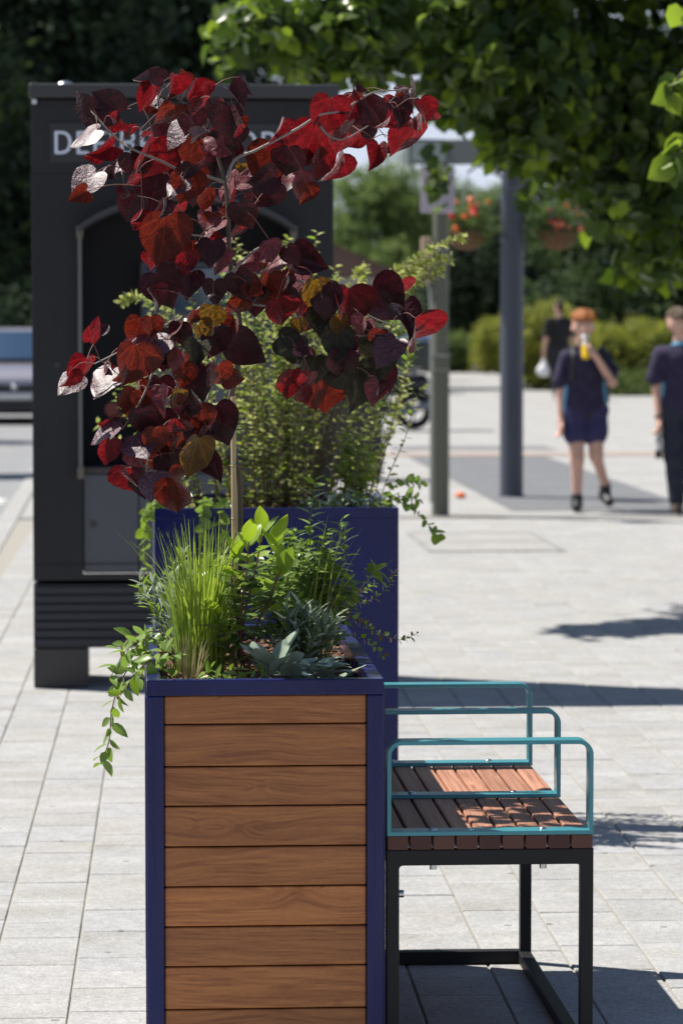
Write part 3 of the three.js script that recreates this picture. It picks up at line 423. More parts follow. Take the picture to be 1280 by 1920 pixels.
  for (const x of [a0 - 0.008, a1 + 0.008]) {
    const bar = mesh('grab_bar', new THREE.CylinderGeometry(0.009, 0.009, 0.95, 12).translate(x, 1.345, 0.035), std([0.14, 0.145, 0.14], 0.35, 0.6), o);
    for (const y of [1.83, 0.87]) mesh('bar_bracket', box(x - 0.014, x + 0.014, y - 0.025, y + 0.025, 0.001, 0.05, 0.006), std([0.13, 0.115, 0.09], 0.5), bar);
  }
  mesh('roof', box(x0 - 0.006, x1 + 0.02, 2.36, 2.415, -D - 0.04, 0.055, 0.008), std([0.04, 0.04, 0.044], 0.45), o);
  mesh('roof_bracket', box(X(-0.395), X(-0.375), 2.335, 2.357, 0.0, 0.02, 0.004), steel, o);
  const cap = mesh('roof_vent', new THREE.SphereGeometry(0.03, 14, 8, 0, 6.3, 0, 1.57).scale(1.2, 0.7, 1).translate(X(-0.265), 2.415, -0.1), steel, o);
  // ribbed plinth on two broad feet
  mesh('plinth', box(x0, x1, 0.162, 0.418, -D, -0.012), std([0.016, 0.017, 0.024], 0.55), o);
  for (let k = 0; k < 7; k++) mesh('plinth_rib', box(x0 + 0.001, x1 - 0.001, 0.172 + k * 0.035, 0.199 + k * 0.035, -0.011, 0.0, 0.004), std([0.02, 0.021, 0.03], 0.5), o);
  for (const [a, b] of [[x0, X(-0.184)], [X(0.585), x1]]) mesh('foot', box(a, b, 0.002, 0.16, -D, -0.002, 0.006), legm, o);
  // lettering on a recessed sign panel
  const font = await new FontLoader().loadAsync('fonts/droid/droid_sans_regular.typeface.json');
  mesh('sign_panel', box(X(-0.325), X(0.75), 2.105, 2.262, 0.001, 0.007, 0.002), std([0.027, 0.027, 0.032], 0.5), o);
  const t = new TextGeometry('DEFIBRILLATOR', { font, size: 0.0905, depth: 0.003, curveSegments: 6 }); t.computeBoundingBox(); const tw = t.boundingBox.max.x - t.boundingBox.min.x;
  t.translate(-t.boundingBox.min.x, 0, 0).scale(0.885 / tw, 1, 1).translate(X(-0.306), 2.139, 0.008); mesh('lettering', t, white, o);
  const gs = mesh('green_emblem', box(X(0.595), X(0.735), 2.115, 2.255, 0.008, 0.011), std([0.02, 0.22, 0.09], 0.5), o);
  const hs = new THREE.Shape(); hs.moveTo(0, -0.05); hs.bezierCurveTo(-0.09, 0.01, -0.045, 0.075, 0, 0.03); hs.bezierCurveTo(0.045, 0.075, 0.09, 0.01, 0, -0.05);
  mesh('heart', new THREE.ExtrudeGeometry(hs, { depth: 0.002, bevelEnabled: false }).translate(X(0.665), 2.182, 0.0115), white, gs);
}
// ---------------------------------------------------------------- redbud tree in the front planter
const leafVein = tex(256, 256, (u, v) => { // palmate veins, a shade paler than the blade
  let x = u - 0.5, y = v - 0.1, b = 0; for (const a of [-1.15, -0.62, 0, 0.62, 1.15]) { const dx = Math.sin(a), dy = Math.cos(a), d = Math.abs(x * dy - y * dx), al = x * dx + y * dy; if (al > 0) b = Math.max(b, Math.exp(-d * d / (0.00012 * (1.2 - Math.min(1, al))))); }
  const n = vnoise(u * 40, v * 40), m = vnoise(u * 7, v * 7), side = Math.max(0, Math.sin((y - Math.abs(x) * 0.9) * 70) - 0.86) * 2.0;
  const g = 0.62 + 0.24 * m + 0.14 * n + side * 0.12; return [Math.min(1, g + b * 0.42), Math.min(1, g * 0.9 + b * 0.55), Math.min(1, g * 0.95 + b * 0.2)];
});
const leafBump = tex(128, 128, (u, v) => { const a = vnoise(u * 14, v * 14) * 0.6 + vnoise(u * 40, v * 40) * 0.4; return [a, a, a]; }, false);
const rb = (c, through, coat = 0.6, cr = 0.34) => leafMat(c, through, coat, cr, { map: leafVein, bumpMap: leafBump, bumpScale: 0.003 });
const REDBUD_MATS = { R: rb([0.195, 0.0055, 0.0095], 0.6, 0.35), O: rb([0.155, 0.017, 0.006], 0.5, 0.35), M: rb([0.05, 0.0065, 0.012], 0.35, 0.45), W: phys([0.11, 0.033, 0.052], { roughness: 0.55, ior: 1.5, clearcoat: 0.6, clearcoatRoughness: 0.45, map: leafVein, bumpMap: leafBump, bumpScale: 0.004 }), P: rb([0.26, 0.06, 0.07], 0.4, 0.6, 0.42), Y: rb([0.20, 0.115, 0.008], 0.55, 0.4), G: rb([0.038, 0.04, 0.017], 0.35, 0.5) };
{
  const base = V(...REDBUD_BRANCHES.trunk[0]), o = thing('redbud_tree', 'young tree with dark red heart-shaped leaves tied to a bamboo cane', 'tree', [base.x, soilTop1 - 0.03, base.z]);
  const loc = (p) => V(p[0] - base.x, p[1] - (soilTop1 - 0.03), p[2] - base.z);
  const tr = REDBUD_BRANCHES.trunk.map(loc); tr[0].y = 0;
  const trunk = mesh('trunk', tube(tr, [0.0075, 0.0072, 0.007, 0.0068, 0.0062, 0.0055, 0.0045, 0.0035, 0.0022], 8), barkMat, o);
  const twigMat = std([0.20, 0.165, 0.14], 0.7);
  const branchPts = [];
  for (const [k, pts] of Object.entries(REDBUD_BRANCHES)) { if (k !== 'trunk') mesh('branch', tube(pts.map(loc), [0.0036, 0.003, 0.0022, 0.0013], 7), k === 'b1' || k === 'b6' ? std([0.26, 0.23, 0.21], 0.6) : twigMat, trunk); const c = new THREE.CatmullRomCurve3(pts.map(loc)); for (let i = 2; i <= 40; i++) branchPts.push(c.getPoint(i / 40)); }
  const geos = [[0.12, 0.2, 0.2, 0.012], [0.38, 0.12, -0.4, 0.025], [0.08, 0.42, 0.5, 0.02], [-0.25, 0.28, 0.2, 0.03], [0.6, 0.25, 0.6, 0.02], [0.25, -0.2, -0.5, 0.03], [0.8, 0.35, -0.3, 0.015], [-0.1, 0.08, -0.15, 0.02]].map(([fold, curl, twist, wave]) => heartLeaf(1.02, { fold, curl, twist, wave }));
  const edgeGeo = heartLeaf(0.8, { fold: 1.2, curl: 0.3, twist: 0.6, wave: 0.02 });
  const N = { R: [0.55, -0.45, 0.72], W: [-0.36, 0.66, 0.64], M: [-0.25, -0.02, 0.95], P: [-0.6, 0.38, 0.7], O: [0.35, -0.3, 0.88], Y: [0.3, -0.25, 0.9], G: [-0.1, 0.2, 0.97] };
  const stalkM = std([0.17, 0.06, 0.05], 0.6);
  const nearest = ([x, y, z]) => { const c = loc([x, y, z]); return Math.min(...branchPts.map((q) => q.distanceToSquared(c))); };
  const inOrder = REDBUD_LEAVES.map((l) => [nearest(l), l]).sort((a, b) => a[0] - b[0]).map((e) => e[1]);
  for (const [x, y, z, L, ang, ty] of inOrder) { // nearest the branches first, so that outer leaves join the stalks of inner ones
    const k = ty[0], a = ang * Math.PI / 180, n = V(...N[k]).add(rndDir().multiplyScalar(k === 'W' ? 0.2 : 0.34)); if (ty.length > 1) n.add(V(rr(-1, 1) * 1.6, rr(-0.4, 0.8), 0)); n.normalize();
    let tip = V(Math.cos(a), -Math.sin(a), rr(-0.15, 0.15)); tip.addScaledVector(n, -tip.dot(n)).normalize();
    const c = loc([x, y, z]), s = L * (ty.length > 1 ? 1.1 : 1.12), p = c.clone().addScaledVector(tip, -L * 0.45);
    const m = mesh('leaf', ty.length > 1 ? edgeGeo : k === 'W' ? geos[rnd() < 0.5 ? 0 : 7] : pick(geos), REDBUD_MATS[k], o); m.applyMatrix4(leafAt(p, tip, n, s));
    let best = null, bd = 1e9; for (const q of branchPts) { const d = q.distanceToSquared(p); if (d < bd) { bd = d; best = q; } }
    if (bd > 1e-5) { const st = tube([best, best.clone().lerp(p, 0.55).add(V(0, 0.008, 0)), p.clone().addScaledVector(tip, 0.004)], [0.0011, 0.0008], 4, 5); if (bd > 0.0009) branchPts.push(best.clone().lerp(p, 0.4), best.clone().lerp(p, 0.7)); m.updateMatrix(); st.applyMatrix4(m.matrix.clone().invert()); mesh('leaf_stalk', st, stalkM, m); }
  }
  // bamboo cane and green ties
  const cane = thing('bamboo_cane', 'straw coloured bamboo cane supporting the red-leaved tree', 'cane', [base.x - 0.01, soilTop1 - 0.03, base.z + 0.014]);
  const pts = []; for (let i = 0; i <= 5; i++) pts.push([-0.0005 * i, 0.12 * i, 0]);
  const cm = mesh('cane_shaft', tube(pts, 0.0056, 9), std([0.52, 0.385, 0.20], 0.5), cane);
  for (const y of [0.09, 0.21, 0.335, 0.45, 0.56]) mesh('cane_node', new THREE.TorusGeometry(0.0056, 0.0014, 5, 14).rotateX(Math.PI / 2).translate(-0.0005 * y * 8, y, 0), std([0.40, 0.28, 0.14], 0.6), cane);
  const tieM = std([0.02, 0.12, 0.075], 0.5);
  for (const y of [0.535, 0.455]) mesh('tie', new THREE.TorusGeometry(0.012, 0.0013, 5, 22).rotateX(Math.PI / 2).scale(1, 1, 1.2).translate(0.004, y, -0.006), tieM, cane);
}
// ---------------------------------------------------------------- plants
const LEAF = {
  ovate: leafGeo(ovate(0.48), 1, { nu: 4, nv: 1, fold: 0.25, curl: 0.15 }), small: leafGeo(ovate(0.62), 1, { nu: 3, nv: 1, fold: 0.2, curl: 0.12 }),
  narrow: leafGeo(ovate(0.2), 1, { nu: 3, nv: 1, fold: 0.3, curl: 0.2 }), lance: leafGeo(ovate(0.34), 1, { nu: 4, nv: 1, fold: 0.3, curl: 0.2 }),
  laurel: leafGeo(ovate(0.52), 1, { nu: 8, nv: 2, fold: 0.22, curl: 0.12, wave: 0.01 }), ear: leafGeo(ovate(0.42, 0.6), 1, { nu: 8, nv: 2, fold: 0.22, curl: 0.22, wave: 0.02 }),
  ivy: leafGeo(heart(0.95), 1, { nu: 5, nv: 2, fold: 0.15, curl: 0.12, notch: 0.1 }),
};
const GREEN = { fresh: leafMat([0.23, 0.35, 0.03], 0.5, 0.5, 0.32), glossy: leafMat([0.165, 0.255, 0.042], 0.4, 1, 0.22), deep: leafMat([0.10, 0.17, 0.03], 0.38, 0.9, 0.26), silver: leafMat([0.36, 0.42, 0.33], 0.3, 0.6, 0.35), grass: leafMat([0.38, 0.48, 0.06], 0.55, 0.6, 0.3), ivy: leafMat([0.22, 0.34, 0.055], 0.45, 0.9, 0.26), pale: leafMat([0.50, 0.53, 0.16], 0.5, 1, 0.25), straw: leafMat([0.42, 0.36, 0.18], 0.3, 0.2), olive: leafMat([0.27, 0.32, 0.05], 0.5, 0.9, 0.26) };
const stemRed = std([0.16, 0.065, 0.045], 0.7), stemGreen = std([0.13, 0.15, 0.05], 0.7), stemBrown = std([0.13, 0.085, 0.05], 0.8);
// a plant whose leaves are set alternately up its stems, joined into one foliage part
function plant(name, label, pos, stems, { leaf, mats, size, gap, spread = 0.9, up = 0.5, stemMat = stemGreen, stemR = 0.0016, from = 0.12, group, face = 0.5 }) {
  const o = thing(name, label, 'plant', pos, 0, group), st = new Acc(), I = new THREE.Matrix4(), acc = mats.map(() => new Acc());
  for (const pts of stems) {
    const c = new THREE.CatmullRomCurve3(pts.map((p) => V(...p)), false, 'centripetal'), len = c.getLength(), n = Math.max(2, Math.round(len * (1 - from) / gap));
    st.add(tube(pts, [stemR, stemR * 0.8, stemR * 0.5], 5, pts.length * 3), I);
    let az = rr(0, 6.3);
    for (let k = 0; k <= n; k++) {
      const t = from + (1 - from) * k / n, p = c.getPoint(t), T = c.getTangent(t); az += 2.4 + rr(-0.5, 0.5);
      let side = V(1, 0, 0).cross(T); if (side.lengthSq() < 0.01) side = V(0, 0, 1); side.normalize().applyAxisAngle(T, az);
      const tip = T.clone().multiplyScalar(up).addScaledVector(side, spread).add(V(0, -0.05, 0)).addScaledVector(rndDir(), 0.22), nrm = V(0, 1, 0).multiplyScalar(face).add(T.clone().multiplyScalar(0.6)).addScaledVector(rndDir(), 0.45);
      const s = rr(size[0], size[1]) * (k === n ? 0.8 : 1);
      acc[Math.floor(rnd() * acc.length)].add(leaf, leafAt(p, tip, nrm, s));
    }
  }
  mesh('stem', st.geo(), stemMat, o); acc.forEach((a, i) => a.p.length && mesh('foliage', a.geo(), mats[i], o)); return o;
}
const S1 = soilTop1 - 0.01;
function grass(name, label, pos, n, r, h, lean, mats, wide = 0.0035, cat = 'grass') {
  const o = thing(name, label, cat, pos), acc = mats.map(() => new Acc());
  for (let k = 0; k < n; k++) {
    const a = rr(0, 6.3), q = r * Math.sqrt(rnd()), L = rr(h[0], h[1]), b = V(q * Math.cos(a), 0, q * Math.sin(a)), dir = V(Math.cos(a) * rr(0.1, 1) + lean[0] + rr(-0.25, 0.25), 0, Math.sin(a) * rr(0.1, 1) + lean[1]), ll = rr(0.12, 0.5);
    const g = new THREE.BufferGeometry(), P = [], N = [], U = [], ix = [], seg = 6, side = V(-dir.z, 0, dir.x).normalize().applyAxisAngle(V(0, 1, 0), rr(-0.6, 0.6));
    for (let i = 0; i <= seg; i++) { const t = i / seg, w = rr(0.9, 1.1) * wide * (1 - t * t) * 0.5 + 0.0002, y = L * (t - 0.35 * ll * t * t * t), f = L * ll * t * t * 0.9; for (const s of [-1, 1]) { P.push(b.x + dir.x * f + side.x * s * w, y, b.z + dir.z * f + side.z * s * w); N.push(0.2, 0.3, 0.9); U.push(0, t); } if (i) { const c = i * 2; ix.push(c - 2, c - 1, c, c - 1, c + 1, c); } }
    g.setAttribute('position', new THREE.Float32BufferAttribute(P, 3)); g.setAttribute('normal', new THREE.Float32BufferAttribute(N, 3)); g.setAttribute('uv', new THREE.Float32BufferAttribute(U, 2)); g.setIndex(ix); g.computeVertexNormals(); acc[k % acc.length].add(g, new THREE.Matrix4());
  }
  acc.forEach((a, i) => { const m = mesh('blades', a.geo(), mats[i], o); m.userData.kind = 'stuff'; }); return o;
}
grass('ornamental_grass', 'tuft of upright bright green grass blades beside the planter left edge', [0.135, S1, -6.93], 270, 0.055, [0.18, 0.37], [-0.05, 0.05], [GREEN.grass, GREEN.fresh, GREEN.grass], 0.0042);
grass('dry_grass', 'bleached straw grass lying at the foot of the green tuft', [0.115, S1, -6.72], 36, 0.03, [0.06, 0.13], [0.1, 0.2], [GREEN.straw], 0.003);
grass('sedge', 'few thin arching sedge blades leaning over the planter right rim', [0.39, S1, -7.1], 34, 0.04, [0.2, 0.36], [0.55, 0.2], [GREEN.olive, GREEN.grass], 0.0026);
{ // broad-leaved laurel in the middle: each large leaf a piece of its own
  const o = thing('laurel_shrub', 'young laurel with broad pale green toothed leaves in the middle of the planter', 'plant', [0.225, S1, -6.92]);
  const stems = [[[0, 0, 0], [0.005, 0.12, 0.01], [0.03, 0.22, 0.0], [0.045, 0.305, -0.01]], [[0.01, 0, -0.01], [-0.01, 0.13, 0.01], [-0.02, 0.2, 0.02], [-0.015, 0.27, 0.02]], [[0.015, 0, 0.01], [0.03, 0.1, 0.02], [0.06, 0.17, 0.03], [0.085, 0.23, 0.02]], [[0, 0, 0.01], [-0.03, 0.07, 0.03], [-0.05, 0.13, 0.04]], [[0, 0, 0], [0.0, 0.14, 0.03], [0.01, 0.22, 0.05], [0.015, 0.285, 0.05]], [[0.01, 0, 0], [0.05, 0.12, -0.02], [0.075, 0.2, -0.02], [0.075, 0.28, -0.03]]];
  const mats = [GREEN.fresh, leafMat([0.30, 0.42, 0.025], 0.55, 0.45), GREEN.glossy, GREEN.deep];
  stems.forEach((pts, si) => {
    const c = new THREE.CatmullRomCurve3(pts.map((p) => V(...p))); mesh('stem', tube(pts, [0.0028, 0.0022, 0.0015], 6), stemRed, o); let az = rr(0, 6);
    for (let k = 0; k < 16; k++) { const t = 0.15 + 0.85 * k / 15, p = c.getPoint(t), T = c.getTangent(t); az += 2.4; const side = V(Math.cos(az), 0, Math.sin(az)), tip = side.clone().multiplyScalar(t > 0.85 ? 0.55 : 1).addScaledVector(T, t > 0.85 ? 1.1 : 0.45).add(V(0, rr(-0.1, 0.1), 0)), n = V(0, 0.8, 0).addScaledVector(side, -0.7 * t).addScaledVector(rndDir(), 0.25); const m = mesh('leaf', LEAF.laurel, t > 0.72 ? mats[k % 2] : pick(mats.slice(1)), o); m.applyMatrix4(leafAt(p, tip, n, rr(0.052, 0.07) * (t < 0.35 ? 0.85 : 1))); }
  });
}
const fan = (n, h, sx, sz, lean = [0, 0]) => { const a = []; for (let k = 0; k < n; k++) { const t = rr(0, 6.3), q = rr(0.2, 1), dx = Math.cos(t) * q * sx + lean[0], dz = Math.sin(t) * q * sz + lean[1], H = h * rr(0.6, 1) * (1 - 0.3 * q); a.push([[dx * 0.12, 0, dz * 0.12], [dx * 0.4, H * 0.45, dz * 0.4], [dx * 0.78, H * 0.8, dz * 0.8], [dx, H, dz]]); } return a; };
const bed = (n, h, sx, sz) => { const a = []; for (let k = 0; k < n; k++) { const x = rr(-1, 1) * sx, z = rr(-1, 1) * sz, H = h * rr(0.45, 1) * (1 - 0.35 * (x / sx) ** 2), lx = x * 0.25 + rr(-0.07, 0.07), lz = rr(-0.06, 0.06); a.push([[x * 0.8, 0, z * 0.8], [x * 0.9 + lx * 0.3, H * 0.4, z + lz * 0.3], [x + lx * 0.7, H * 0.75, z + lz * 0.8], [x + lx * 1.2, H, z + lz]]); } return a; };
plant('escallonia_shrub', 'dense glossy small-leaved green shrub on the right of the front planter', [0.355, S1, -7.12], [...fan(60, 0.34, 0.125, 0.16, [0.01, 0]), [[0, 0, 0], [0.03, 0.16, 0], [0.025, 0.28, 0], [0.035, 0.4, 0.0]], [[0, 0, 0], [0.07, 0.16, 0], [0.10, 0.24, 0], [0.09, 0.31, 0]], [[0, 0, 0], [0.1, 0.12, 0.02], [0.15, 0.19, 0.02], [0.17, 0.21, 0]]], { leaf: LEAF.ovate, mats: [GREEN.glossy, GREEN.glossy, GREEN.deep, GREEN.fresh], size: [0.023, 0.042], gap: 0.0088 });
plant('lavender', 'low lavender with narrow silvery leaves behind the woolly rosette', [0.35, S1, -6.86], fan(46, 0.18, 0.10, 0.08), { leaf: LEAF.narrow, mats: [GREEN.silver, leafMat([0.16, 0.215, 0.14], 0.3, 0.4), GREEN.deep], size: [0.022, 0.045], gap: 0.0065, up: 1, spread: 0.6 });
plant('artemisia', 'fine silver foliage showing behind the green grass tuft', [0.09, S1, -7.18], fan(22, 0.27, 0.10, 0.10, [0.0, 0]), { leaf: LEAF.narrow, mats: [GREEN.silver, GREEN.silver, GREEN.fresh], size: [0.025, 0.045], gap: 0.009, up: 0.8, spread: 0.7 });
plant('euonymus', 'leafy green filler shrub between grass and laurel', [0.18, S1, -7.2], fan(40, 0.26, 0.13, 0.16), { leaf: LEAF.ovate, mats: [GREEN.fresh, GREEN.ivy, GREEN.glossy], size: [0.022, 0.04], gap: 0.011 });
plant('ground_cover', 'small bright leaves poking from mulch at the planter front', [0.2, S1, -6.63], fan(11, 0.06, 0.09, 0.05), { leaf: LEAF.lance, mats: [GREEN.fresh, GREEN.ivy], size: [0.02, 0.04], gap: 0.012 });
{ // woolly rosette
  const o = thing('lambs_ear_plant', 'woolly silver-green rosette at the front of the planter', 'plant', [0.325, S1, -6.66]), m1 = leafMat([0.37, 0.44, 0.345], 0.18, 0, 0.5, { sheen: 0.5, sheenRoughness: 0.6, sheenColor: lin(0.5, 0.55, 0.5) }), m2 = leafMat([0.30, 0.37, 0.28], 0.18, 0, 0.5);
  for (let k = 0; k < 56; k++) { const a = k * 2.4 + rr(-0.3, 0.3), e = k % 3 === 0 ? rr(0.8, 1.35) : rr(0.1, 0.85), q = 0.012, tip = V(Math.cos(a) * Math.cos(e) * 1.1, Math.sin(e), Math.sin(a) * Math.cos(e)), n = V(-Math.cos(a) * Math.sin(e), Math.cos(e) + 0.1, -Math.sin(a) * Math.sin(e)); const l = mesh('leaf', LEAF.ear, k % 3 ? m1 : m2, o); l.applyMatrix4(leafAt(V(Math.cos(a) * q + [-0.045, 0.005, 0.045][k % 3] + rr(-0.012, 0.012), rr(0.01, 0.05), Math.sin(a) * q + [0.015, -0.02, 0.005][k % 3]), tip, n, rr(0.05, 0.092))); }
  const o2 = thing('lambs_ear_plant', 'smaller silver-green woolly rosette by the planter right rim', 'plant', [0.415, S1, -6.68]);
  for (let k = 0; k < 14; k++) { const a = k * 2.4, e = rr(0.25, 0.9), tip = V(Math.cos(a) * Math.cos(e), Math.sin(e), Math.sin(a) * Math.cos(e)), n = V(-Math.cos(a) * Math.sin(e), Math.cos(e) + 0.1, -Math.sin(a) * Math.sin(e)); const l = mesh('leaf', LEAF.ear, k % 2 ? m1 : m2, o2); l.applyMatrix4(leafAt(V(0, 0.003, 0), tip, n, rr(0.04, 0.07))); }
}
plant('trailing_periwinkle', 'green trailing periwinkle spilling over the front planter left rim', [0.07, S1, -6.72], [
  [[0, 0, 0], [-0.04, 0.075, 0.03], [-0.09, 0.03, 0.05], [-0.115, -0.04, 0.06], [-0.12, -0.1, 0.07], [-0.137, -0.145, 0.07]],
  [[0, 0, 0.01], [-0.03, 0.10, 0.02], [-0.08, 0.085, 0.04], [-0.115, 0.03, 0.05]], [[0, 0, 0], [-0.02, 0.09, -0.04], [-0.07, 0.10, -0.05], [-0.10, 0.075, -0.03]], [[0, 0, 0.02], [-0.03, 0.06, 0.05], [-0.07, 0.035, 0.09], [-0.10, -0.01, 0.10]],
  [[0.02, 0, 0], [0.0, 0.1, 0.0], [-0.04, 0.115, 0.02], [-0.075, 0.06, 0.03]], [[0, 0, 0], [0.01, 0.07, 0.06], [-0.02, 0.08, 0.09], [-0.06, 0.03, 0.11]]],
  { leaf: LEAF.ovate, mats: [GREEN.ivy, GREEN.fresh, GREEN.ivy], size: [0.026, 0.046], gap: 0.0125, stemMat: stemRed, stemR: 0.0014, face: 0.9 });
plant('creeping_fuchsia', 'thin red-stemmed creeper with tiny leaves over the planter right rim', [0.42, S1, -7.2], [
  [[0, 0, 0], [0.05, 0.10, 0.02], [0.1, 0.07, 0.03], [0.16, 0.05, 0.04], [0.195, 0.065, 0.05]], [[0, 0, 0], [0.03, 0.14, 0], [0.08, 0.13, 0.02], [0.13, 0.16, 0.02], [0.15, 0.2, 0.02]], [[0, 0, 0.03], [0.04, 0.06, 0.05], [0.09, 0.05, 0.07], [0.12, 0.02, 0.09]], [[-0.03, 0, 0.05], [0.0, 0.09, 0.06], [0.05, 0.1, 0.08], [0.09, 0.085, 0.1]], [[0, 0, -0.05], [0.06, 0.13, -0.03], [0.11, 0.17, -0.02]]],
  { leaf: LEAF.small, mats: [GREEN.fresh, GREEN.ivy, leafMat([0.2, 0.13, 0.07], 0.4, 0.5)], size: [0.011, 0.02], gap: 0.0075, stemMat: stemRed, stemR: 0.001 });
// planting of the rear planter
const S2 = soilTop2 - 0.01;
plant('honeysuckle_bush', 'broad bushy shrub of tiny yellow-green leaves filling the rear planter', [0.42, S2, -9.9], [...bed(100, 0.86, 0.36, 0.27), ...fan(26, 0.95, 0.38, 0.2)], { leaf: LEAF.small, mats: [GREEN.pale, GREEN.olive, GREEN.pale, GREEN.fresh, GREEN.olive], size: [0.018, 0.033], gap: 0.014, stemMat: stemBrown, stemR: 0.0018, from: 0.06 });
plant('arching_shrub', 'pale arching twigs rising above the rear planter towards the sign post', [0.5, S2, -9.95], [
  [[0, 0, 0], [0.1, 0.45, 0], [0.26, 0.68, 0], [0.4, 0.80, 0.02], [0.5, 0.84, 0.02]], [[0, 0, 0], [0.1, 0.5, 0], [0.18, 0.65, 0.02], [0.2, 0.75, 0.02]], [[0, 0, 0], [0.16, 0.45, 0.03], [0.26, 0.6, 0.03], [0.33, 0.68, 0.03]], [[0.05, 0, 0], [0.1, 0.4, -0.03], [0.12, 0.62, -0.03], [0.11, 0.72, -0.03]], [[0, 0, 0], [0.12, 0.5, 0.05], [0.3, 0.66, 0.05], [0.36, 0.74, 0.05]], [[0, 0, 0], [0.12, 0.5, -0.05], [0.27, 0.7, -0.05], [0.43, 0.78, -0.05]], [[0, 0, 0], [0.2, 0.4, 0.05], [0.28, 0.52, 0.05], [0.33, 0.57, 0.05]],
  ...Array.from({ length: 16 }, (_, k) => { const t = k / 15, x = 0.1 + 0.34 * t + rr(-0.03, 0.03), y = 0.58 + 0.22 * t + rr(-0.06, 0.06), z = rr(-0.06, 0.06); return [[0.02, 0, 0], [x * 0.45, y * 0.6, z * 0.5], [x * 0.85, y * 0.95, z], [x + rr(0.02, 0.07), y + rr(0.0, 0.09), z]]; }),
  [[0, 0, 0], [-0.2, 0.45, 0], [-0.4, 0.62, 0], [-0.5, 0.66, 0.02], [-0.535, 0.64, 0.02]], [[0, 0, 0], [-0.2, 0.4, 0.02], [-0.38, 0.56, 0.02], [-0.44, 0.70, 0.02]], [[0, 0, 0], [0.15, 0.5, 0.02], [0.22, 0.58, 0.02], [0.27, 0.63, 0.02]]],
  { leaf: LEAF.small, mats: [GREEN.pale, leafMat([0.30, 0.32, 0.12], 0.35, 0.6), GREEN.olive], size: [0.016, 0.03], gap: 0.0075, stemMat: std([0.22, 0.16, 0.1], 0.8), stemR: 0.002, from: 0.3 });
plant('broadleaf_shrub', 'upright fresh green shrub at the right end of the rear planter', [0.66, S2, -9.85], fan(22, 0.27, 0.07, 0.14, [0.0, 0]), { leaf: LEAF.lance, mats: [GREEN.fresh, GREEN.glossy, GREEN.olive], size: [0.03, 0.055], gap: 0.013 });
plant('silver_groundcover', 'low grey-green foliage along the rear planter front edge', [0.62, S2, -9.6], fan(40, 0.09, 0.14, 0.07), { leaf: LEAF.lance, mats: [GREEN.silver, GREEN.glossy, GREEN.silver], size: [0.022, 0.045], gap: 0.011 });
plant('trailing_ivy', 'ivy trailing over the rear planter right corner towards the post', [0.7, S2, -9.6], [[[0, 0, 0], [0.04, 0.08, 0.03], [0.1, 0.05, 0.05], [0.15, 0.0, 0.06], [0.185, -0.04, 0.06]], [[0, 0, 0], [0.05, 0.1, 0.0], [0.1, 0.12, 0.02], [0.14, 0.11, 0.02]], [[0, 0, 0], [0.04, 0.06, 0.02], [0.09, 0.08, 0.05], [0.13, 0.065, 0.06]]], { leaf: LEAF.ivy, mats: [GREEN.ivy, GREEN.fresh], size: [0.02, 0.034], gap: 0.014, stemMat: stemBrown });
plant('trailing_ivy', 'ivy hanging down the rear planter left corner', [0.12, S2, -9.6], [[[0, 0, 0], [-0.03, 0.08, 0.05], [-0.075, 0.04, 0.1], [-0.085, -0.06, 0.11], [-0.09, -0.16, 0.11], [-0.1, -0.22, 0.11]], [[0.02, 0, 0], [0, 0.09, 0.05], [-0.05, 0.07, 0.1], [-0.09, 0.03, 0.11]], [[0.1, 0, 0.02], [0.09, 0.07, 0.09], [0.08, 0.03, 0.14], [0.07, -0.1, 0.13]], [[0.15, 0, 0.02], [0.14, 0.06, 0.1], [0.13, 0.0, 0.14], [0.15, -0.12, 0.13]], [[0, 0, 0], [-0.04, 0.06, 0.0], [-0.08, 0.03, 0.04], [-0.09, -0.08, 0.05]]], { leaf: LEAF.ivy, mats: [GREEN.ivy, GREEN.fresh, GREEN.glossy], size: [0.02, 0.036], gap: 0.014, stemMat: stemBrown });
// ---------------------------------------------------------------- trees
function tubeTree(o, base, limbs, mat) { const t = mesh('trunk', tube(base[0], base[1], 9), mat, o); for (const [p, r] of limbs) mesh('limb', tube(p, r, 6), mat, t); return t; }
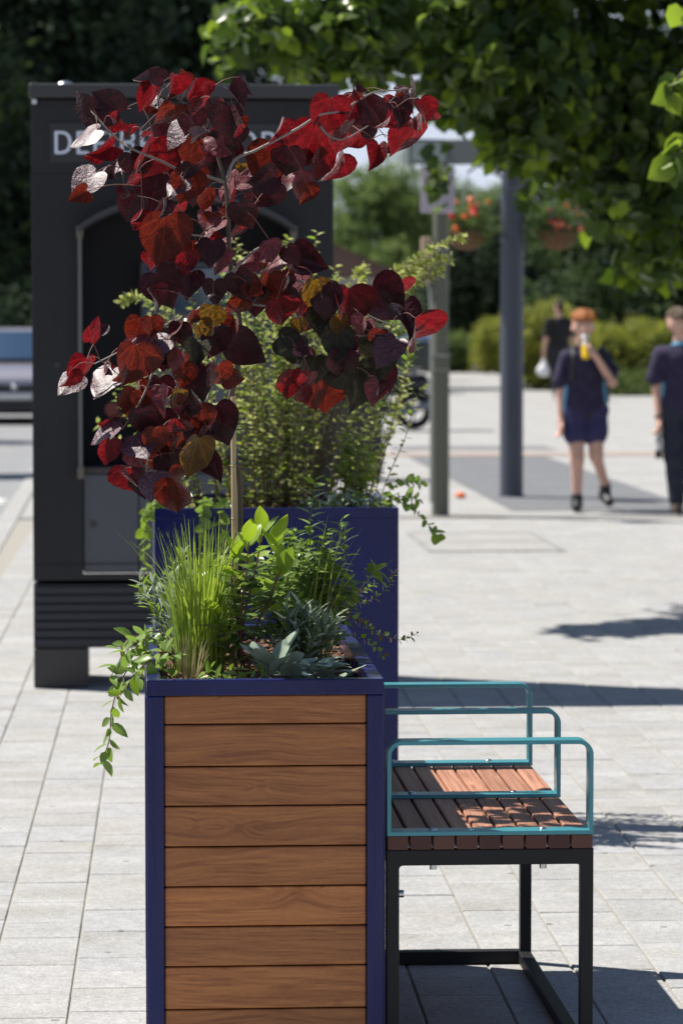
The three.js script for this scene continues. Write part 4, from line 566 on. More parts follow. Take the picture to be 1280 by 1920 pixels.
// crown: many leaf-sized faces spread through clumps, denser towards each clump's skin
function crown(o, clumps, geo, mats, size, up = 0.5) {
  const sets = mats.map(() => []), m = new THREE.Matrix4();
  for (const [x, y, z, rx, ry, rz, n] of clumps) for (let k = 0; k < n; k++) { const d = rndDir(), q = Math.pow(rnd(), 0.42) * rr(0.86, 1.12), p = V(x + d.x * rx * q, y + d.y * ry * q, z + d.z * rz * q); const tip = rndDir().add(V(0, -0.5, 0)), nrm = rndDir().add(V(0, up * 2, 0)); sets[Math.floor(rnd() * mats.length)].push(leafAt(p, tip, nrm, rr(size[0], size[1])).clone()); }
  const P = geo.attributes.position, N = geo.attributes.normal, nv = P.count, ni = geo.index.count, v = V(), nm = new THREE.Matrix3();
  sets.forEach((s, i) => { const pos = new Float32Array(s.length * nv * 3), nor = new Float32Array(s.length * nv * 3), idx = new Uint32Array(s.length * ni);
    s.forEach((q, k) => { nm.getNormalMatrix(q); for (let j = 0; j < nv; j++) { const w = (k * nv + j) * 3; v.fromBufferAttribute(P, j).applyMatrix4(q); pos[w] = v.x; pos[w + 1] = v.y; pos[w + 2] = v.z; v.fromBufferAttribute(N, j).applyMatrix3(nm).normalize(); nor[w] = v.x; nor[w + 1] = v.y; nor[w + 2] = v.z; } for (let j = 0; j < ni; j++) idx[k * ni + j] = k * nv + geo.index.getX(j); });
    const g = new THREE.BufferGeometry(); g.setAttribute('position', new THREE.BufferAttribute(pos, 3)); g.setAttribute('normal', new THREE.BufferAttribute(nor, 3)); g.setIndex(new THREE.BufferAttribute(idx, 1)); mesh('crown', g, mats[i], o).userData.kind = 'stuff'; });
}
const limeLeaf = heartLeaf(0.95, { nu: 5, nv: 1, fold: 0.14, curl: 0.18, twist: 0.3 });
const spray = (() => { const a = new Acc(), l = (() => { const g = new THREE.BufferGeometry(); g.setAttribute('position', new THREE.Float32BufferAttribute([0, 0, 0, 0.3, 0.45, 0.08, -0.3, 0.45, 0.08, 0, 1, -0.1], 3)); g.setIndex([0, 1, 3, 0, 3, 2]); g.computeVertexNormals(); return g; })(); let s = 991; const r = () => { s = (s * 16807) % 2147483647; return s / 2147483647; }; for (let k = 0; k < 10; k++) { const p = V(r() - 0.5, r() - 0.5, r() - 0.5), t = V(r() - 0.5, r() - 0.7, r() - 0.5), n = V(r() - 0.5, r() + 0.3, r() - 0.5); a.add(l, leafAt(p, t, n, 0.28 + r() * 0.22)); } return a.geo(); })();
{
  const o = thing('lime_tree', 'leafy lime tree with low dark boughs overhanging from the right', 'tree', [0, 0, 0]);
  tubeTree(o, [[[5.6, 0, -18.9], [5.55, 1.6, -18.9], [5.4, 3.2, -18.8], [5.2, 5.5, -18.8], [5.1, 7.4, -18.7]], [0.26, 0.22, 0.19, 0.12, 0.05]], [
    [[[5.5, 2.6, -18.85], [4.6, 3.7, -18.6], [3.5, 3.75, -18.2], [2.4, 3.6, -17.6], [1.4, 3.3, -16.9], [0.6, 2.85, -16.4]], [0.09, 0.06, 0.035, 0.018, 0.006]],
    [[[5.45, 3, -18.8], [4.4, 2.9, -18.3], [3.4, 2.5, -18.2], [2.6, 2.35, -17.9]], [0.07, 0.045, 0.02, 0.008]], [[[5.5, 2.4, -18.9], [4.6, 2.3, -18.5], [3.8, 1.95, -18.4]], [0.05, 0.03, 0.008]], [[[5.3, 4.2, -18.8], [4.2, 4.6, -18.5], [3, 4.4, -18], [2, 4, -17.4]], [0.08, 0.05, 0.025, 0.01]]], darkBark);
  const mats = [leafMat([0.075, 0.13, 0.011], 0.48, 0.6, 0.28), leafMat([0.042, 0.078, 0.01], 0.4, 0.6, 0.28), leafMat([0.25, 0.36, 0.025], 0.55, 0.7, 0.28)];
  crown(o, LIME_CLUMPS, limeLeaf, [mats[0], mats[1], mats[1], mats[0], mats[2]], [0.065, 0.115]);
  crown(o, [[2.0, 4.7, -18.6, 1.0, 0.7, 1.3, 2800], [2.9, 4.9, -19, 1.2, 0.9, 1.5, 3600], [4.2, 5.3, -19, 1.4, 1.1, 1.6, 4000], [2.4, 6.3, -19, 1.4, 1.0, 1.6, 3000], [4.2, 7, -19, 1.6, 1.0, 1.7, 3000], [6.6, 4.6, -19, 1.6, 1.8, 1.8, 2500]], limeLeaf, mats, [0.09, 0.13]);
  // nearer twig tips hanging in from the right, each leaf large enough to pick out
  const tw = [[[5.2, 3.4, -17], [3.6, 3.0, -14], [2.3, 2.66, -12.3], [2.0, 2.62, -12.05]], [[4.4, 3.0, -15.5], [2.6, 2.6, -12.6], [2.05, 2.42, -12.2], [1.97, 2.3, -12.1]], [[4.4, 2.9, -15.5], [2.6, 2.4, -12.8], [2.1, 2.2, -12.3], [1.99, 2.06, -12.2]]];
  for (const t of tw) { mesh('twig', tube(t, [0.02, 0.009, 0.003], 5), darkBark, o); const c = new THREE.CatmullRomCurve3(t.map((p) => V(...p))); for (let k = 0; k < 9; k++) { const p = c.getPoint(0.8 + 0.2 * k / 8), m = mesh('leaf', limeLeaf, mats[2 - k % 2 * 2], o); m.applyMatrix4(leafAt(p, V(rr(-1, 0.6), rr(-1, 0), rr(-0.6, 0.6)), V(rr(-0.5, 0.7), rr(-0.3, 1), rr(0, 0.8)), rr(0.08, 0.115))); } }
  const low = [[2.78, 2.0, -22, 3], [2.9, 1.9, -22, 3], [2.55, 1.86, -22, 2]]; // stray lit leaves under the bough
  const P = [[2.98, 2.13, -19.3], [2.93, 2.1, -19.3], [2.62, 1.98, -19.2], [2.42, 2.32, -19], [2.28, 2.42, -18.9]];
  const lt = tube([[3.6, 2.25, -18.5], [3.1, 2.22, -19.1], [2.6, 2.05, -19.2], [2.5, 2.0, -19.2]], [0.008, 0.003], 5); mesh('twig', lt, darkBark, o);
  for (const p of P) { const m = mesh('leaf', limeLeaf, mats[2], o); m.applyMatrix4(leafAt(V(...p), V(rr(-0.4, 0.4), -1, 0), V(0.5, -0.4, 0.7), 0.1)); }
}
const farGreens = [leafMat([0.062, 0.105, 0.026], 0.35, 0.15, 0.5), leafMat([0.045, 0.082, 0.024], 0.35, 0.15, 0.5), leafMat([0.085, 0.125, 0.03], 0.4, 0.15, 0.5)];
const midGreens = [leafMat([0.16, 0.235, 0.06], 0.45, 0.2, 0.5), leafMat([0.13, 0.2, 0.055], 0.45, 0.2, 0.5), leafMat([0.19, 0.255, 0.07], 0.45, 0.2, 0.5)];
const darkGreens = [leafMat([0.028, 0.05, 0.026], 0.25, 0.2, 0.45), leafMat([0.038, 0.062, 0.028], 0.25, 0.2, 0.45)];
const hedgeGreens = [leafMat([0.36, 0.36, 0.05], 0.5, 0.3, 0.45), leafMat([0.30, 0.33, 0.045], 0.5, 0.3, 0.45), leafMat([0.2, 0.25, 0.04], 0.5, 0.3, 0.45)];
function tree(name, label, [x, z], h, r, trunkH, mats, n, size, group, squash = 1, start = 0.3) {
  const o = thing(name, label, 'tree', [x, 0, z], 0, group), limbs = [], cl = [];
  for (let k = 0; k < 11; k++) { const a = k * 2.4 + rr(0, 1), t = start + (1 - start) * (k + 0.5) / 11, q = r * rr(0.35, 0.7) * Math.sin(Math.PI * (0.25 + 0.7 * (t - start) / (1 - start))), c = [Math.cos(a) * q, h * t, Math.sin(a) * q * squash]; limbs.push([[[0, Math.min(c[1] - 0.4, trunkH + k * 0.1), 0], [c[0] * 0.5, c[1] - r * 0.2, c[2] * 0.5], c], [h * 0.012, h * 0.006]]); const R = r * rr(0.42, 0.62); cl.push([c[0], c[1], c[2], R, R * 0.8, R * squash, Math.round(n / 12)]); }
  cl.push([0, h * 0.9, 0, r * 0.4, h * 0.13, r * 0.4, Math.round(n / 12)]);
  tubeTree(o, [[[0, 0, 0], [0.05, trunkH, 0], [0, h * 0.6, 0.05], [0, h * 0.88, 0]], [h * 0.03, h * 0.022, h * 0.012, h * 0.004]], limbs, darkBark);
  crown(o, cl, spray, mats, size); return o;
}
const darkWood = 'dark trees across the road behind the kiosk';
[[-9.5, -58, 9.5, 3.6, 'tall dark tree rising behind the parked car'], [-5.0, -62, 9.2, 3.4, 'dark tree above the left end of the kiosk roof'], [-1.6, -66, 9.5, 3.2, 'dark tree directly behind the kiosk lettering'], [1.2, -69, 8.8, 2.4, 'dark tree above the right end of the kiosk roof'], [-7, -74, 11.5, 4, 'tallest dark tree filling the gap over the parked car'], [-1.4, -78, 11, 3.8, 'dark tree top seen between its neighbours over the kiosk']].forEach(([x, z, h, r, l]) => tree('dark_tree', l, [x, z], h, r, 1.2, l.includes('left end') || l.includes('tall dark') ? [darkGreens[0], darkGreens[1], farGreens[2]] : darkGreens, 2600, [0.5, 0.95], darkWood, 1, 0.1));
{ // clipped dark shrub belt under those trees
  const b = thing('shrub_belt', 'low dark shrubs along the far side of the road behind the parked car', 'hedge', [-6, 0, -56]); mesh('branches', tube([[-8, 0.3, 0], [0, 0.5, 0], [7, 0.3, 0]], 0.06, 5), darkBark, b);
  const cl = []; for (let k = 0; k < 9; k++) cl.push([-8 + k * 1.9, 1.0 + rr(-0.2, 0.5), rr(-0.4, 0.4), 1.4, 1.3, 1, 330]); crown(b, cl, spray, darkGreens, [0.3, 0.6]);
}
tree('round_tree', 'round sunlit green tree beyond the house roof', [9.7, -128], 6.7, 2.9, 1.5, midGreens, 2600, [0.35, 0.65], null, 1, 0.25);
tree('round_tree', 'lower green tree joining the round one behind the sign post', [12.3, -132], 6.2, 2.6, 1.5, midGreens, 1600, [0.35, 0.65], null, 1, 0.2);
tree('round_tree', 'pale distant tree between sign post and lamp column', [15.2, -140], 6.3, 2.4, 1.5, midGreens, 1500, [0.35, 0.65], null, 1, 0.2);
tree('shade_tree', 'dark broad tree at the end of the path', [9.4, -88], 3.6, 2.2, 0.8, darkGreens, 2200, [0.35, 0.65], null, 1, 0.12);
tree('shade_tree', 'dark tree behind the lamp column and flower baskets', [11.6, -92], 4.6, 2.4, 0.8, darkGreens, 2400, [0.35, 0.65], null, 1, 0.12);
[[11.2, -76, 6.4, 'green tree rising over the hedge beside the lamp column'], [13.2, -74, 7.2, 'tall green tree over the hedge behind the juice drinker'], [15.6, -78, 8, 'green tree over the hedge near the picture edge'], [13.6, -90, 9, 'rearmost green tree over the hedge'], [17.6, -84, 9, 'big green tree mostly outside the picture edge']].forEach(([x, z, h, l]) => tree('garden_tree', l, [x, z], h, 2.5, 1.2, [farGreens[0], farGreens[1], darkGreens[1]], 2200, [0.3, 0.6], 'trees behind the garden hedge', 1, 0.15));
function hedge(label, x, z, sx, sy, sz, n, mats, group, size = [0.16, 0.3]) { const o = thing('hedge', label, 'hedge', [x, 0, z], 0, group); for (const k of [-0.6, -0.2, 0.2, 0.6]) mesh('stem', tube([[k * sx, 0, 0], [k * sx * 1.05, sy * 0.7, 0.1], [k * sx, sy * 1.3, 0]], [0.05, 0.02], 5), darkBark, o); crown(o, [[0, sy, 0, sx, sy, sz, n], [0, sy * 0.7, 0, sx * 1.05, sy * 0.7, sz, n / 2], [-sx * 0.5, sy * 1.3, 0, sx * 0.45, sy * 0.6, sz, n / 4], [sx * 0.5, sy * 1.35, 0, sx * 0.5, sy * 0.6, sz, n / 4]], spray, mats, size, 0.8); }
hedge('yellow-green hedge behind the juice drinker', 9.6, -63, 1.5, 0.68, 0.6, 1500, hedgeGreens, 'hedge along the path');
hedge('yellow-green hedge behind the dark-trousered boy', 12.1, -62, 1.5, 0.72, 0.6, 1500, hedgeGreens, 'hedge along the path');
hedge('taller yellow-green bush beside the man in black', 8.2, -66, 0.75, 0.86, 0.6, 900, hedgeGreens, 'hedge along the path');
hedge('sunlit shrub next to the lamp column at the path end', 9.6, -84, 1.0, 0.75, 0.6, 700, hedgeGreens, 'hedge along the path');
hedge('small sunlit shrub between sign post and lamp column', 8.1, -86, 0.9, 0.5, 0.5, 500, midGreens, 'shrubs at the path end');
hedge('low green shrub left of the path end', 6.3, -86, 1.1, 0.62, 0.5, 600, midGreens, 'shrubs at the path end');
{ const g = [leafMat([0.15, 0.20, 0.05], 0.4, 0.2), leafMat([0.12, 0.17, 0.045], 0.4, 0.2)]; const o = thing('grass_verge', 'rough green verge under the hedge', 'grass'); o.userData.kind = 'stuff'; crown(o, [[9.9, 0.15, -61.2, 1.8, 0.35, 0.5, 800], [12.3, 0.2, -60.6, 1.5, 0.45, 0.5, 700]], spray, g, [0.12, 0.25], 0.2); }
// street trees off to the side of the road whose shade bars the carriageway
tree('street_tree', 'street tree standing by the road outside the picture', [-4.1, -32.3], 5.2, 1.0, 2.6, midGreens, 700, [0.25, 0.45], 'street trees', 0.5, 0.72);
tree('street_tree', 'further street tree by the road outside the picture', [-4.4, -40.6], 5.2, 0.9, 2.6, midGreens, 700, [0.25, 0.45], 'street trees', 0.45, 0.72);
// ---------------------------------------------------------------- brick house seen past the kiosk
{
  const o = thing('brick_house', 'brown brick house with sloping tiled roof glimpsed beside the kiosk', 'house', [6.0, 0, -100]), brick = std([0.20, 0.12, 0.095], 0.9), tile = std([0.155, 0.095, 0.078], 0.9);
  const x0 = -3.2, x1 = 2.2, d = 6, e = 2.6, R = 4.6;
  mesh('wall', box(x0, x1, 0, e, -d, 0), brick, o);
  const s = new THREE.Shape([[x0 - 0.3, e], [x1 + 0.3, e], [x0 + 0.9, R]].map(([a, b]) => new THREE.Vector2(a, b)));
  const roof = mesh('roof', new THREE.ExtrudeGeometry(s, { depth: d + 0.4, bevelEnabled: false }).translate(0, 0.01, -d - 0.2), tile, o);
  for (let k = 0; k < 12; k++) { const t = k / 12; mesh('tile_course', box(0, 0.42, 0, 0.05, -d - 0.25, 0.25).rotateZ(-0.44).translate(x0 + 0.9 + t * 4.35, R - t * 1.98 + 0.02, 0), std([0.14 + 0.03 * (k % 2), 0.09, 0.075], 0.9), roof); }
  mesh('chimney', box(x0 + 0.6, x0 + 1.1, R - 0.5, R + 0.5, -2.5, -2), brick, roof);
  for (const x of [-2.4, 0.4, 1.5]) { const w = mesh('window', box(x, x + 0.6, 0.95, 1.95, 0.002, 0.05), std([0.7, 0.7, 0.7], 0.6), o); mesh('pane', box(x + 0.06, x + 0.54, 1.01, 1.89, 0.052, 0.06), phys([0.05, 0.07, 0.1], { roughness: 0.05 }), w); }
  mesh('fascia', box(x0 - 0.3, x1 + 0.3, e - 0.16, e - 0.02, 0.002, 0.06), std([0.5, 0.5, 0.5], 0.7), o);
}
// ---------------------------------------------------------------- sign post, lamp column, bin
{
  const o = thing('bus_stop_post', 'olive green post with notice panel and grey display box on top', 'sign post', [2.29, 0, -24.6]), ol = std([0.115, 0.12, 0.09], 0.55), grey = std([0.12, 0.14, 0.145], 0.5);
  mesh('sleeve', tube([[0, 0, 0], [0, 0.6, 0], [0, 1.2, 0]], 0.066, 20), ol, o);
  mesh('collar', new THREE.TorusGeometry(0.066, 0.009, 8, 24).rotateX(Math.PI / 2).translate(0, 1.2, 0), std([0.3, 0.31, 0.27], 0.4), o);
  mesh('band', new THREE.TorusGeometry(0.0655, 0.006, 8, 24).rotateX(Math.PI / 2).translate(0, 1.09, 0), std([0.3, 0.31, 0.27], 0.4), o);
  mesh('pole', tube([[0, 1.2, 0], [0, 1.8, 0], [0, 2.62, 0]], 0.058, 20), ol, o);
  mesh('band', new THREE.TorusGeometry(0.059, 0.005, 8, 24).rotateX(Math.PI / 2).translate(0, 1.99, 0), steel, o);
  mesh('switch_box', box(-0.145, -0.075, 1.74, 2.075, -0.05, 0.05, 0.01), std([0.42, 0.31, 0.22], 0.6), o);
  mesh('conduit', tube([[-0.1, 1.74, 0.03], [-0.085, 1.68, 0.04], [-0.075, 1.5, 0.045], [-0.075, 0.1, 0.045]], 0.012, 8), std([0.35, 0.36, 0.33], 0.5), o);
  const n = mesh('notice_panel', box(-0.155, 0.095, 2.253, 2.6, 0.062, 0.085, 0.005), std([0.46, 0.42, 0.49], 0.5), o);
  mesh('panel_band', box(-0.03, 0.096, 2.50, 2.515, 0.086, 0.089), std([0.12, 0.19, 0.17], 0.5), n); mesh('red_stripe', box(-0.115, -0.095, 2.39, 2.47, 0.086, 0.089), std([0.4, 0.12, 0.14], 0.5), n);
  for (let k = 0; k < 5; k++) mesh('text_line', box(-0.06, 0.08, 2.29 + k * 0.03, 2.30 + k * 0.03, 0.086, 0.0875), std([0.38, 0.35, 0.42], 0.5), n);
  const disp = mesh('display_box', merge([box(-0.32, 0.02, 0, 0.185, -0.05, 0.05, 0.008).rotateY(0.35), box(0, 0.42, 0, 0.185, -0.05, 0.05, 0.008).rotateY(-0.55).translate(0.02, 0, 0.02)]).translate(0.03, 2.61, 0.05), grey, o);
  mesh('display_face', box(-0.3, 0.0, 0.02, 0.165, 0.051, 0.054).rotateY(0.35).translate(0.03, 2.61, 0.05), std([0.33, 0.38, 0.38], 0.35), disp);
}
{
  const o = thing('lamp_column', 'tall slate grey lamp column carrying hanging baskets', 'lamp column', [3.11, 0, -27.1]), g = std([0.062, 0.072, 0.098], 0.45);
  mesh('column', tube([[0, 0, 0], [0, 1.8, 0], [0, 4.5, 0], [0, 6.5, 0]], [0.097, 0.095, 0.085, 0.06], 24), g, o);
  mesh('base_flange', new THREE.CylinderGeometry(0.105, 0.112, 0.02, 24).translate(0, 0.01, 0), g, o);
  mesh('door', box(-0.05, 0.05, 0.5, 0.95, 0.088, 0.099, 0.004), g, o);
  for (const s of [-1, 1]) mesh('bracket_arm', tube([[s * 0.08, 2.62, 0], [s * 0.28, 2.72, 0], [s * 0.37, 2.66, 0]], 0.012, 8), g, o);
  mesh('lamp_head', box(-0.5, 0.05, 6.5, 6.62, -0.14, 0.14, 0.04), g, o);
}
const petalM = [std([0.75, 0.16, 0.03], 0.7), std([0.72, 0.22, 0.12], 0.7), std([0.6, 0.06, 0.05], 0.7)];
function basket(label, x, drop) {
  const o = thing('hanging_basket', label, 'hanging basket', [x, 2.66 - drop, -27.1], 0, 'flower baskets on the lamp column');
  mesh('basket_bowl', new THREE.SphereGeometry(0.18, 20, 10, 0, 6.3, Math.PI / 2, Math.PI / 2).scale(1, 0.85, 1).translate(0, -0.46, 0), std([0.13, 0.07, 0.035], 0.95), o);
  for (let k = 0; k < 3; k++) { const a = k * 2.094; mesh('chain', tube([[0, 0, 0], [Math.cos(a) * 0.17, -0.46, Math.sin(a) * 0.17]], 0.004, 5, 2), steel, o); }
  const fl = mesh('flower_rim', new THREE.TorusGeometry(0.18, 0.012, 6, 24).rotateX(Math.PI / 2).translate(0, -0.46, 0), std([0.09, 0.06, 0.03], 0.9), o);
  crown(o, [[0, -0.36, 0, 0.21, 0.15, 0.2, 110], [-0.1, -0.44, 0.05, 0.14, 0.12, 0.14, 50], [0.1, -0.46, 0.05, 0.14, 0.12, 0.14, 50]], spray, [midGreens[0], midGreens[1]], [0.06, 0.11]);
  const f = new THREE.IcosahedronGeometry(1, 1), acc = petalM.map(() => []);
  for (let k = 0; k < 17; k++) { const m = mesh('flower', f, pick(petalM), o), a = rr(0, 6.3), q = rr(0.06, 0.2); m.position.set(Math.cos(a) * q, rr(-0.44, -0.2), Math.abs(Math.sin(a)) * q * 0.9 + 0.04); const s = rr(0.016, 0.034); m.scale.set(s, s * 0.7, s); m.rotation.set(rr(0, 3), rr(0, 3), 0); }
}
{ // access cover let into the paving: steel frame round a concrete tray
  const o = thing('access_cover', 'grey rectangular access cover set into the pale paving', 'cover', [2.3, 0.003, -21.7]), fr = std([0.3, 0.3, 0.29], 0.6, 0.2);
  for (const [a, b, c, d] of [[-0.44, 0.44, 0.87, 0.9], [-0.44, 0.44, -0.9, -0.87], [-0.44, -0.41, -0.87, 0.87], [0.41, 0.44, -0.87, 0.87], [-0.41, 0.41, -0.015, 0.015]]) mesh('frame_bar', box(a, b, 0, 0.004, c, d), fr, o);
  for (const s of [-1, 1]) mesh('tray', box(-0.405, 0.405, 0, 0.0025, s * 0.4425 - 0.42, s * 0.4425 + 0.42), std([0.455, 0.445, 0.43], 0.9, 0, { map: concreteTex }), o);
}
basket('brown basket of orange flowers between sign post and lamp column', 2.74, 0.02); basket('brown basket of orange flowers over the walking boys', 3.48, 0.02);
{
  const o = thing('litter_bin', 'black litter bin behind the rear planter shrub', 'bin', [2.02, 0, -30.1]), b = std([0.02, 0.022, 0.024], 0.5);
  mesh('bin_body', box(-0.26, 0.24, 0.06, 0.92, -0.25, 0.25, 0.03), b, o); mesh('lid', box(-0.28, 0.26, 0.93, 1.02, -0.27, 0.27, 0.04), b, o); mesh('opening', box(-0.15, 0.13, 0.72, 0.86, 0.251, 0.256), std([0.005, 0.005, 0.005], 0.9), o); mesh('foot', box(-0.24, 0.22, 0.0, 0.058, -0.22, 0.22), b, o);
}
// ---------------------------------------------------------------- people: tapered limbs joined by a smooth distance field
function sdfGeo(parts, k, cell, ruffle = 0, fq = 1) { // parts: [ax,ay,az, bx,by,bz, ra, rb] tapered capsules; flat: optional squash of z about the axis
  let lo = [1e9, 1e9, 1e9], hi = [-1e9, -1e9, -1e9];
  for (const p of parts) for (let q = 0; q < 3; q++) { lo[q] = Math.min(lo[q], p[q] - p[6], p[3 + q] - p[7]); hi[q] = Math.max(hi[q], p[q] + p[6], p[3 + q] + p[7]); }
  lo = lo.map((v) => v - 2 * cell); const n = hi.map((v, q) => Math.ceil((v + 2 * cell - lo[q]) / cell) + 1);
  const f = new Float32Array(n[0] * n[1] * n[2]), at = (i, j, l) => i + n[0] * (j + n[1] * l);
  for (let l = 0; l < n[2]; l++) for (let j = 0; j < n[1]; j++) for (let i = 0; i < n[0]; i++) {
    const x = lo[0] + i * cell, y = lo[1] + j * cell, z = lo[2] + l * cell; let d = 1e3;
    for (const p of parts) { const bx = p[3] - p[0], by = p[4] - p[1], bz = p[5] - p[2], px = x - p[0], py = y - p[1], fz = p[8] || 1, pz = (z - p[2]); const bb = bx * bx + by * by + bz * bz; const t = bb ? Math.max(0, Math.min(1, (px * bx + py * by + pz * bz) / bb)) : 0; const dx = px - bx * t, dy = py - by * t, dz = (pz - bz * t) / fz; const e = (Math.sqrt(dx * dx + dy * dy + dz * dz) - (p[6] + (p[7] - p[6]) * t)) * Math.min(1, fz); const h = Math.max(0, Math.min(1, 0.5 + 0.5 * (d - e) / k)); d = d > 900 ? e : d + (e - d) * h - k * h * (1 - h); }
    if (ruffle) d += ruffle * (Math.sin((y * 26 + x * 34 + 3 * Math.sin(z * 30 + y * 9)) * fq) + Math.sin((y * 41 - x * 22 + z * 37) * fq + 1.3) * 0.6);
    f[at(i, j, l)] = d;
  }
  const id = new Int32Array(f.length).fill(-1), pos = [], idx = [];
  for (let l = 0; l < n[2] - 1; l++) for (let j = 0; j < n[1] - 1; j++) for (let i = 0; i < n[0] - 1; i++) {
    let c = 0, sx = 0, sy = 0, sz = 0, m = 0; const v = []; for (let q = 0; q < 8; q++) { v[q] = f[at(i + (q & 1), j + (q >> 1 & 1), l + (q >> 2))]; if (v[q] < 0) m++; }
    if (!m || m === 8) continue;
    for (const [a, b] of [[0, 1], [2, 3], [4, 5], [6, 7], [0, 2], [1, 3], [4, 6], [5, 7], [0, 4], [1, 5], [2, 6], [3, 7]]) if ((v[a] < 0) !== (v[b] < 0)) { const t = v[a] / (v[a] - v[b]); sx += (a & 1) + t * ((b & 1) - (a & 1)); sy += (a >> 1 & 1) + t * ((b >> 1 & 1) - (a >> 1 & 1)); sz += (a >> 2) + t * ((b >> 2) - (a >> 2)); c++; }
    id[at(i, j, l)] = pos.length / 3; pos.push(lo[0] + (i + sx / c) * cell, lo[1] + (j + sy / c) * cell, lo[2] + (l + sz / c) * cell);
  }
  const quad = (a, b, c, d, s) => { if (a < 0 || b < 0 || c < 0 || d < 0) return; s ? idx.push(a, b, c, a, c, d) : idx.push(a, c, b, a, d, c); };
  for (let l = 1; l < n[2] - 1; l++) for (let j = 1; j < n[1] - 1; j++) for (let i = 1; i < n[0] - 1; i++) {
    const a = f[at(i, j, l)] < 0;
    if (a !== f[at(i + 1, j, l)] < 0) quad(id[at(i, j - 1, l - 1)], id[at(i, j, l - 1)], id[at(i, j, l)], id[at(i, j - 1, l)], a);
    if (a !== f[at(i, j + 1, l)] < 0) quad(id[at(i - 1, j, l - 1)], id[at(i - 1, j, l)], id[at(i, j, l)], id[at(i, j, l - 1)], a);
    if (a !== f[at(i, j, l + 1)] < 0) quad(id[at(i - 1, j - 1, l)], id[at(i, j - 1, l)], id[at(i, j, l)], id[at(i - 1, j, l)], a);
  }
  const g = new THREE.BufferGeometry(); g.setAttribute('position', new THREE.Float32BufferAttribute(pos, 3)); g.setIndex(idx); g.computeVertexNormals(); return g;
}
const skin = std([0.60, 0.36, 0.28], 0.55);
const cap = (a, b, ra, rb, f) => [...a, ...b, ra, rb, f];
function hand(w, dir, across, curl, R = 0.0085) { // wrist, finger direction, thumb-side direction, curl towards palm normal
  const y = V(...dir).normalize(), x = V(...across).normalize(), n = y.clone().cross(x).normalize(), W = V(...w), P = (a, b, c) => W.clone().addScaledVector(x, a).addScaledVector(y, b).addScaledVector(n, c).toArray(), out = [];
  out.push(cap(P(0, 0, 0), P(0.018, 0.07, 0), 0.022, 0.018), cap(P(0, 0.01, 0), P(-0.018, 0.065, 0), 0.02, 0.016));
  [[0.03, 0.066], [0.011, 0.074], [-0.009, 0.068], [-0.027, 0.054]].forEach(([o, L]) => { const a = P(o, 0.072, 0), b = P(o, 0.072 + L * 0.5 * Math.cos(curl * 0.6), L * 0.5 * Math.sin(curl * 0.6)), c = P(o, 0.072 + L * (0.5 * Math.cos(curl * 0.6) + 0.5 * Math.cos(curl * 1.6)), L * (0.5 * Math.sin(curl * 0.6) + 0.5 * Math.sin(curl * 1.6))); out.push(cap(a, b, R, R * 0.92), cap(b, c, R * 0.92, R * 0.8)); });
  const t0 = P(0.024, 0.018, 0), t1 = P(0.05, 0.045, 0.012 * curl), t2 = P(0.05, 0.075, 0.03 * curl); out.push(cap(t0, t1, 0.013, 0.011), cap(t1, t2, 0.011, 0.009)); return out;
}
function headParts(c, s, turn = 0) { // c: centre of skull; s: head height
  const R = (x, y, z) => [c[0] + (x * Math.cos(turn) + z * Math.sin(turn)) * s, c[1] + y * s, c[2] + (-x * Math.sin(turn) + z * Math.cos(turn)) * s];
  return [cap(R(0, 0.14, -0.06), R(0, 0.12, 0.02), 0.35 * s, 0.33 * s), cap(R(0, -0.1, 0.06), R(0, -0.3, 0.14), 0.29 * s, 0.17 * s), cap(R(0, 0.03, 0.36), R(0, -0.1, 0.43), 0.035 * s, 0.055 * s), cap(R(-0.34, 0, -0.02), R(-0.36, -0.12, 0), 0.05 * s, 0.04 * s), cap(R(0.34, 0, -0.02), R(0.36, -0.12, 0), 0.05 * s, 0.04 * s), cap(R(-0.14, 0.1, 0.3), R(0.14, 0.1, 0.3), 0.06 * s, 0.06 * s), cap(R(-0.07, -0.21, 0.3), R(0.07, -0.21, 0.3), 0.035 * s, 0.035 * s)];
}
function faceBits(o, c, s, turn, mouth = true) {
  const R = (x, y, z) => V(c[0] + (x * Math.cos(turn) + z * Math.sin(turn)) * s, c[1] + y * s, c[2] + (-x * Math.sin(turn) + z * Math.cos(turn)) * s), e = new THREE.SphereGeometry(0.045 * s, 10, 8);
  for (const x of [-0.13, 0.13]) { const w = mesh('eye', e, std([0.6, 0.58, 0.56], 0.3), o); w.position.copy(R(x, 0.02, 0.31)); const p = mesh('iris', new THREE.SphereGeometry(0.024 * s, 8, 6), std([0.03, 0.02, 0.015], 0.3), w); p.position.copy(R(x, 0.02, 0.345).sub(w.position)); mesh('eyebrow', tube([R(x - 0.08, 0.12, 0.335), R(x, 0.15, 0.36), R(x + 0.08, 0.12, 0.335)], 0.014 * s, 5), std([0.12, 0.06, 0.03], 0.8), o); }
  if (mouth) mesh('mouth', tube([R(-0.09, -0.215, 0.325), R(0, -0.225, 0.345), R(0.09, -0.215, 0.325)], 0.018 * s, 5), std([0.40, 0.13, 0.11], 0.5), o);
}
